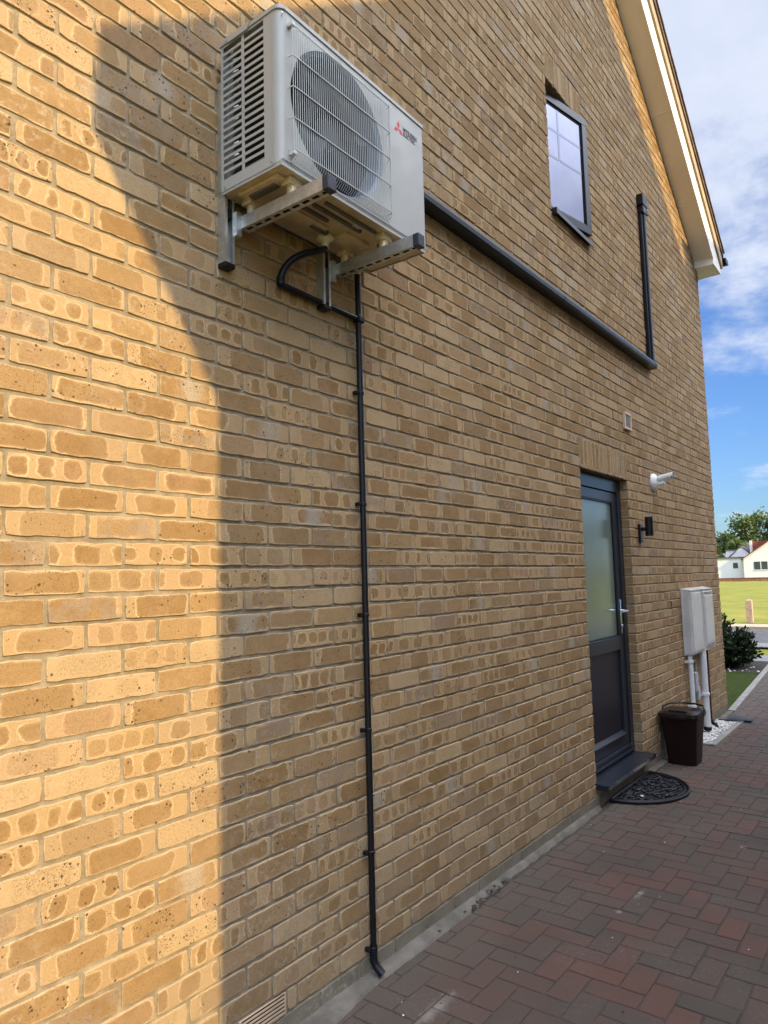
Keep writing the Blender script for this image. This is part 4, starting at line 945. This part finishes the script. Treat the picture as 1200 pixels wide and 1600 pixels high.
# ------------------------------------------------------------------ far houses
XF=105.
hA=thing('bungalow','low white rendered bungalow with a small gable, left of the far houses','house',(XF+4,22,0))
b=MB(); b.box(XF,XF+8,17.75,30,0,3.1); b.prism([(XF+3,16.9,3.1),(XF+3,20.2,3.1),(XF+3,18.45,4.72)],(5,0,0)); b.box(XF+4.5,XF+8,19.2,20.75,3.1,4.25)
b.build('wall',RENDER_,hA)
b=MB(); b.box(XF-.15,XF+8,17.6,30.2,3.1,3.28)
for s_ in (1,-1):
    y0_=18.45; b.prism([(XF+2.9,y0_,4.72),(XF+2.9,y0_+1.95*s_,2.98),(XF+2.9,y0_+1.95*s_,3.12),(XF+2.9,y0_,4.86)],(5.2,0,0))
b.box(XF+4.4,XF+8,19.1,20.85,4.25,4.4)
b.build('roof',GREYT,hA)
w_=MB(); w_.box(XF-.03,XF+.01,18.45,19.05,1.75,2.5); w_.build('window',FWIN,hA)
b=MB(); b.box(XF+5,XF+5.8,17.7,18.1,4.2,5.3); b.build('chimney',mat('buff_chimney',(.38,.30,.2),.9,var=.2),hA)
hB=thing('gabled_house','white rendered house with a wide gable and red tiled roof, at the right picture edge','house',(XF+4,12,0))
b=MB(); yc=11.6; 
b.prism([(XF-.8,17.6,0),(XF-.8,5.6,0),(XF-.8,5.6,3.0),(XF-.8,yc,7.1),(XF-.8,17.6,3.0)],(9,0,0)); b.build('wall',RENDER_,hB)
b=MB()
for s_ in (1,-1): b.prism([(XF-1.0,yc,7.1),(XF-1.0,yc+6.3*s_,2.8),(XF-1.0,yc+6.3*s_,2.89),(XF-1.0,yc,7.2)],(9.4,0,0))
b.prism([(XF+3,17.2,3.6),(XF+3,17.2,5.4),(XF+9,17.2,5.4),(XF+9,17.2,3.6)],(0,-5.5,0))
b.build('roof',REDT,hB)
b=MB(); b.box(XF+2.7,XF+3.0,17.05,17.35,3.2,5.5); b.build('downpipe',WHITE,hB)
b=MB(); b.box(XF-.84,XF-.79,14.75,16.35,1.5,2.55); b.build('window',FWIN,hB)
b=MB(); b.box(XF-.86,XF-.78,14.65,16.45,1.38,1.5);b.box(XF-.86,XF-.83,15.5,15.6,1.5,2.55); b.build('sill',WHITE,hB)
b=MB(); b.box(XF-3.2,XF-2.9,-10,40,0,.42); b.box(XF-3.25,XF-2.85,-10,40,.42,.5); b.build('garden_wall',OLDBR,None,'low red-brown garden wall in front of the far white houses','garden wall')
# garden hedge patch near houses
def tree(x,y,h,r,lab,seed,n=2600,nb=16,ls=.55):
    rs=random.Random(seed); t=thing('tree',lab,'tree',(x,y,0),'trees behind the far houses')
    b=MB(); b.tube([(x,y,0),(x+.1,y,h*.25),(x,y+.1,h*.5)],.28,8,r2=.16); cents=[]
    for i in range(nb):
        an=rs.uniform(0,6.28); q=rs.random()**.6; zz_=h*rs.uniform(.35,.93); k_=math.sqrt(max(.08,1-((zz_/h-.58)/.45)**2)); c_=Vector((x+r*q*k_*math.cos(an),y+r*q*k_*math.sin(an),zz_)); cents.append((c_,r*rs.uniform(.20,.36)))
        b.tube([(x,y,h*rs.uniform(.2,.45)),(x+(c_.x-x)*.5,y+(c_.y-y)*.5,(h*.4+c_.z)/2),c_],.10,5,r2=.03)
    b.build('trunk',BARK,t)
    b=MB()
    def fn():
        c_,rr=rs.choice(cents); v=Vector((rs.gauss(0,1),rs.gauss(0,1),rs.gauss(0,.8))); v=v.normalized()*rr*rs.random()**.35; return c_+v
    leaves(b,n,fn,ls,rs,.6,.2); b.build('crown',LEAF,t)
tree(124,19.2,10.6,4.6,'tall open-crowned tree, highest above the far roofs',1,3400,22)
tree(121,27.2,8.6,2.9,'smaller tree just beside the brick house corner, sky showing through',2,1300,12)
tree(128,23.6,7.6,3.2,'lower tree in the dip between the two taller crowns',3,1900,14)
tree(126,13.0,10.6,4.6,'broad tree at the right picture edge above the red roof',4,3200,20)
tree(132,31.5,6.2,3.0,'low bushy tree behind the house corner at far left',5,1400,12)
tree(119,22.0,5.8,3.2,'low dark tree right behind the small white gable',6,2200,14)

# ------------------------------------------------------------------ neighbouring house, plus unseen masses added to shade the passage
def shell(name,lab,yf,cx,half,zap,slope,depth,wallx0,wallx1,thick=.3):
    t=thing(name,lab,'house',(cx,yf-.2,0)); yb=yf-.2-depth
    b=MB(); top=lambda x: zap-.36-slope*abs(x-cx)
    b.prism([(wallx0,yf-.5,-.3),(wallx1,yf-.5,-.3),(wallx1,yf-.5,top(wallx1)),(cx,yf-.5,top(cx)),(wallx0,yf-.5,top(wallx0))],(0,.3,0)); b.build('end_wall',FB_X,t)
    b=MB(); b.box(wallx0,wallx1,yb,yb+.3,-.3,top(wallx0)); b.build('end_wall',FB_X,t)
    b=MB(); b.box(wallx0,wallx0+.3,yb+.3,yf-.5,-.3,top(wallx0)); b.build('side_wall',FB_Y,t); b=MB(); b.box(wallx1-.3,wallx1,yb+.3,yf-.5,-.3,top(wallx1)); b.build('side_wall',FB_Y,t)
    b=MB()
    for s_ in (1,-1): xe=cx+half*s_; b.prism([(cx,yf,zap),(xe,yf,zap-slope*half),(xe,yf,zap-slope*half-.10),(cx,yf,zap-.10)],(0,-(depth+.4),0))
    b.build('roof',TILE,t)
    b=MB()
    for s_ in (1,-1):
        xe=cx+half*s_; xi=xe-.3*s_; b.prism([(cx,yf+.001,zap-.105),(xe,yf+.001,zap-slope*half-.105),(xe,yf+.001,zap-slope*half-.33),(cx,yf+.001,zap-.33)],(0,-.022,0))
        b.box(min(xe,xi),max(xe,xi),yf-depth,yf-.022,zap-slope*half-.34,zap-slope*half-.32)
        b.prism([(cx,yf-.022,zap-.31),(xe,yf-.022,zap-slope*half-.31),(xe,yf-.022,zap-slope*half-.33),(cx,yf-.022,zap-.33)],(0,-.178,0))
        b.box(xe-.01,xe+.01,yf-depth,yf-.0,zap-slope*half-.34,zap-slope*half-.11)
    b.build('fascia_board',UPVC,t)
    return t
NB=shell('brick_house','buff brick house facing across the driveway, behind the viewpoint and out of the picture',-4.3,4.43,4.50,8.33,.742,8.5,.322,8.55)
b=MB(); b.box(3.4,4.4,-4.53,-4.488,3.9,4.9); b.build('window',FWIN,NB); b=MB()
for (a,c_,d,e) in ((3.33,4.47,4.9,4.97),(3.33,4.47,3.83,3.9),(3.33,3.4,3.9,4.9),(4.4,4.47,3.9,4.9),(3.87,3.93,3.9,4.9)): b.box(a,c_,-4.495,-4.475,d,e)
b.build('window_frame',WHITE,NB)
b=MB(); b.box(6.7,10.2,-12.5,-4.6,-.3,6.93); b.build('shadow_wing',FB_X,NB); b=MB(); b.box(6.62,10.3,-12.6,-4.5,6.93,7.0); b.build('shadow_wing_roof',GREYT,NB)  # unseen wing added to lift the shadow edge below the eaves
G=thing('sunblocker','low brick garage beyond the neighbouring house, added out of the picture to shade the driveway','sunblocker',(13,-7.6,0))  # unseen low building added to keep sun off the driveway
b=MB(); b.box(10.4,17.2,-4.9,-4.7,-.2,2.6); b.build('sunblocker_wall',FB_X,G); b=MB(); b.box(9.6,17.2,-10.3,-10.1,-.2,2.6); b.build('sunblocker_wall',FB_X,G)
for xx in (9.6,17.0): b=MB(); b.prism([(xx,-10.1,-.2),(xx,-4.9,-.2),(xx,-4.9,2.6),(xx,-7.5,4.2),(xx,-10.1,2.6)],(.2,0,0)); b.build('end_wall',FB_Y,G)
b=MB()
for s_ in (1,-1): b.prism([(9.3,-7.5,4.3),(9.3,-7.5+3.0*s_,2.46),(9.3,-7.5+3.0*s_,2.56),(9.3,-7.5,4.4)],(8.2,0,0))
b.build('roof',TILE,G)
b=MB(); b.box(10.2,12.6,-4.698,-4.66,0,2.1); b.build('door',WHITE,G)
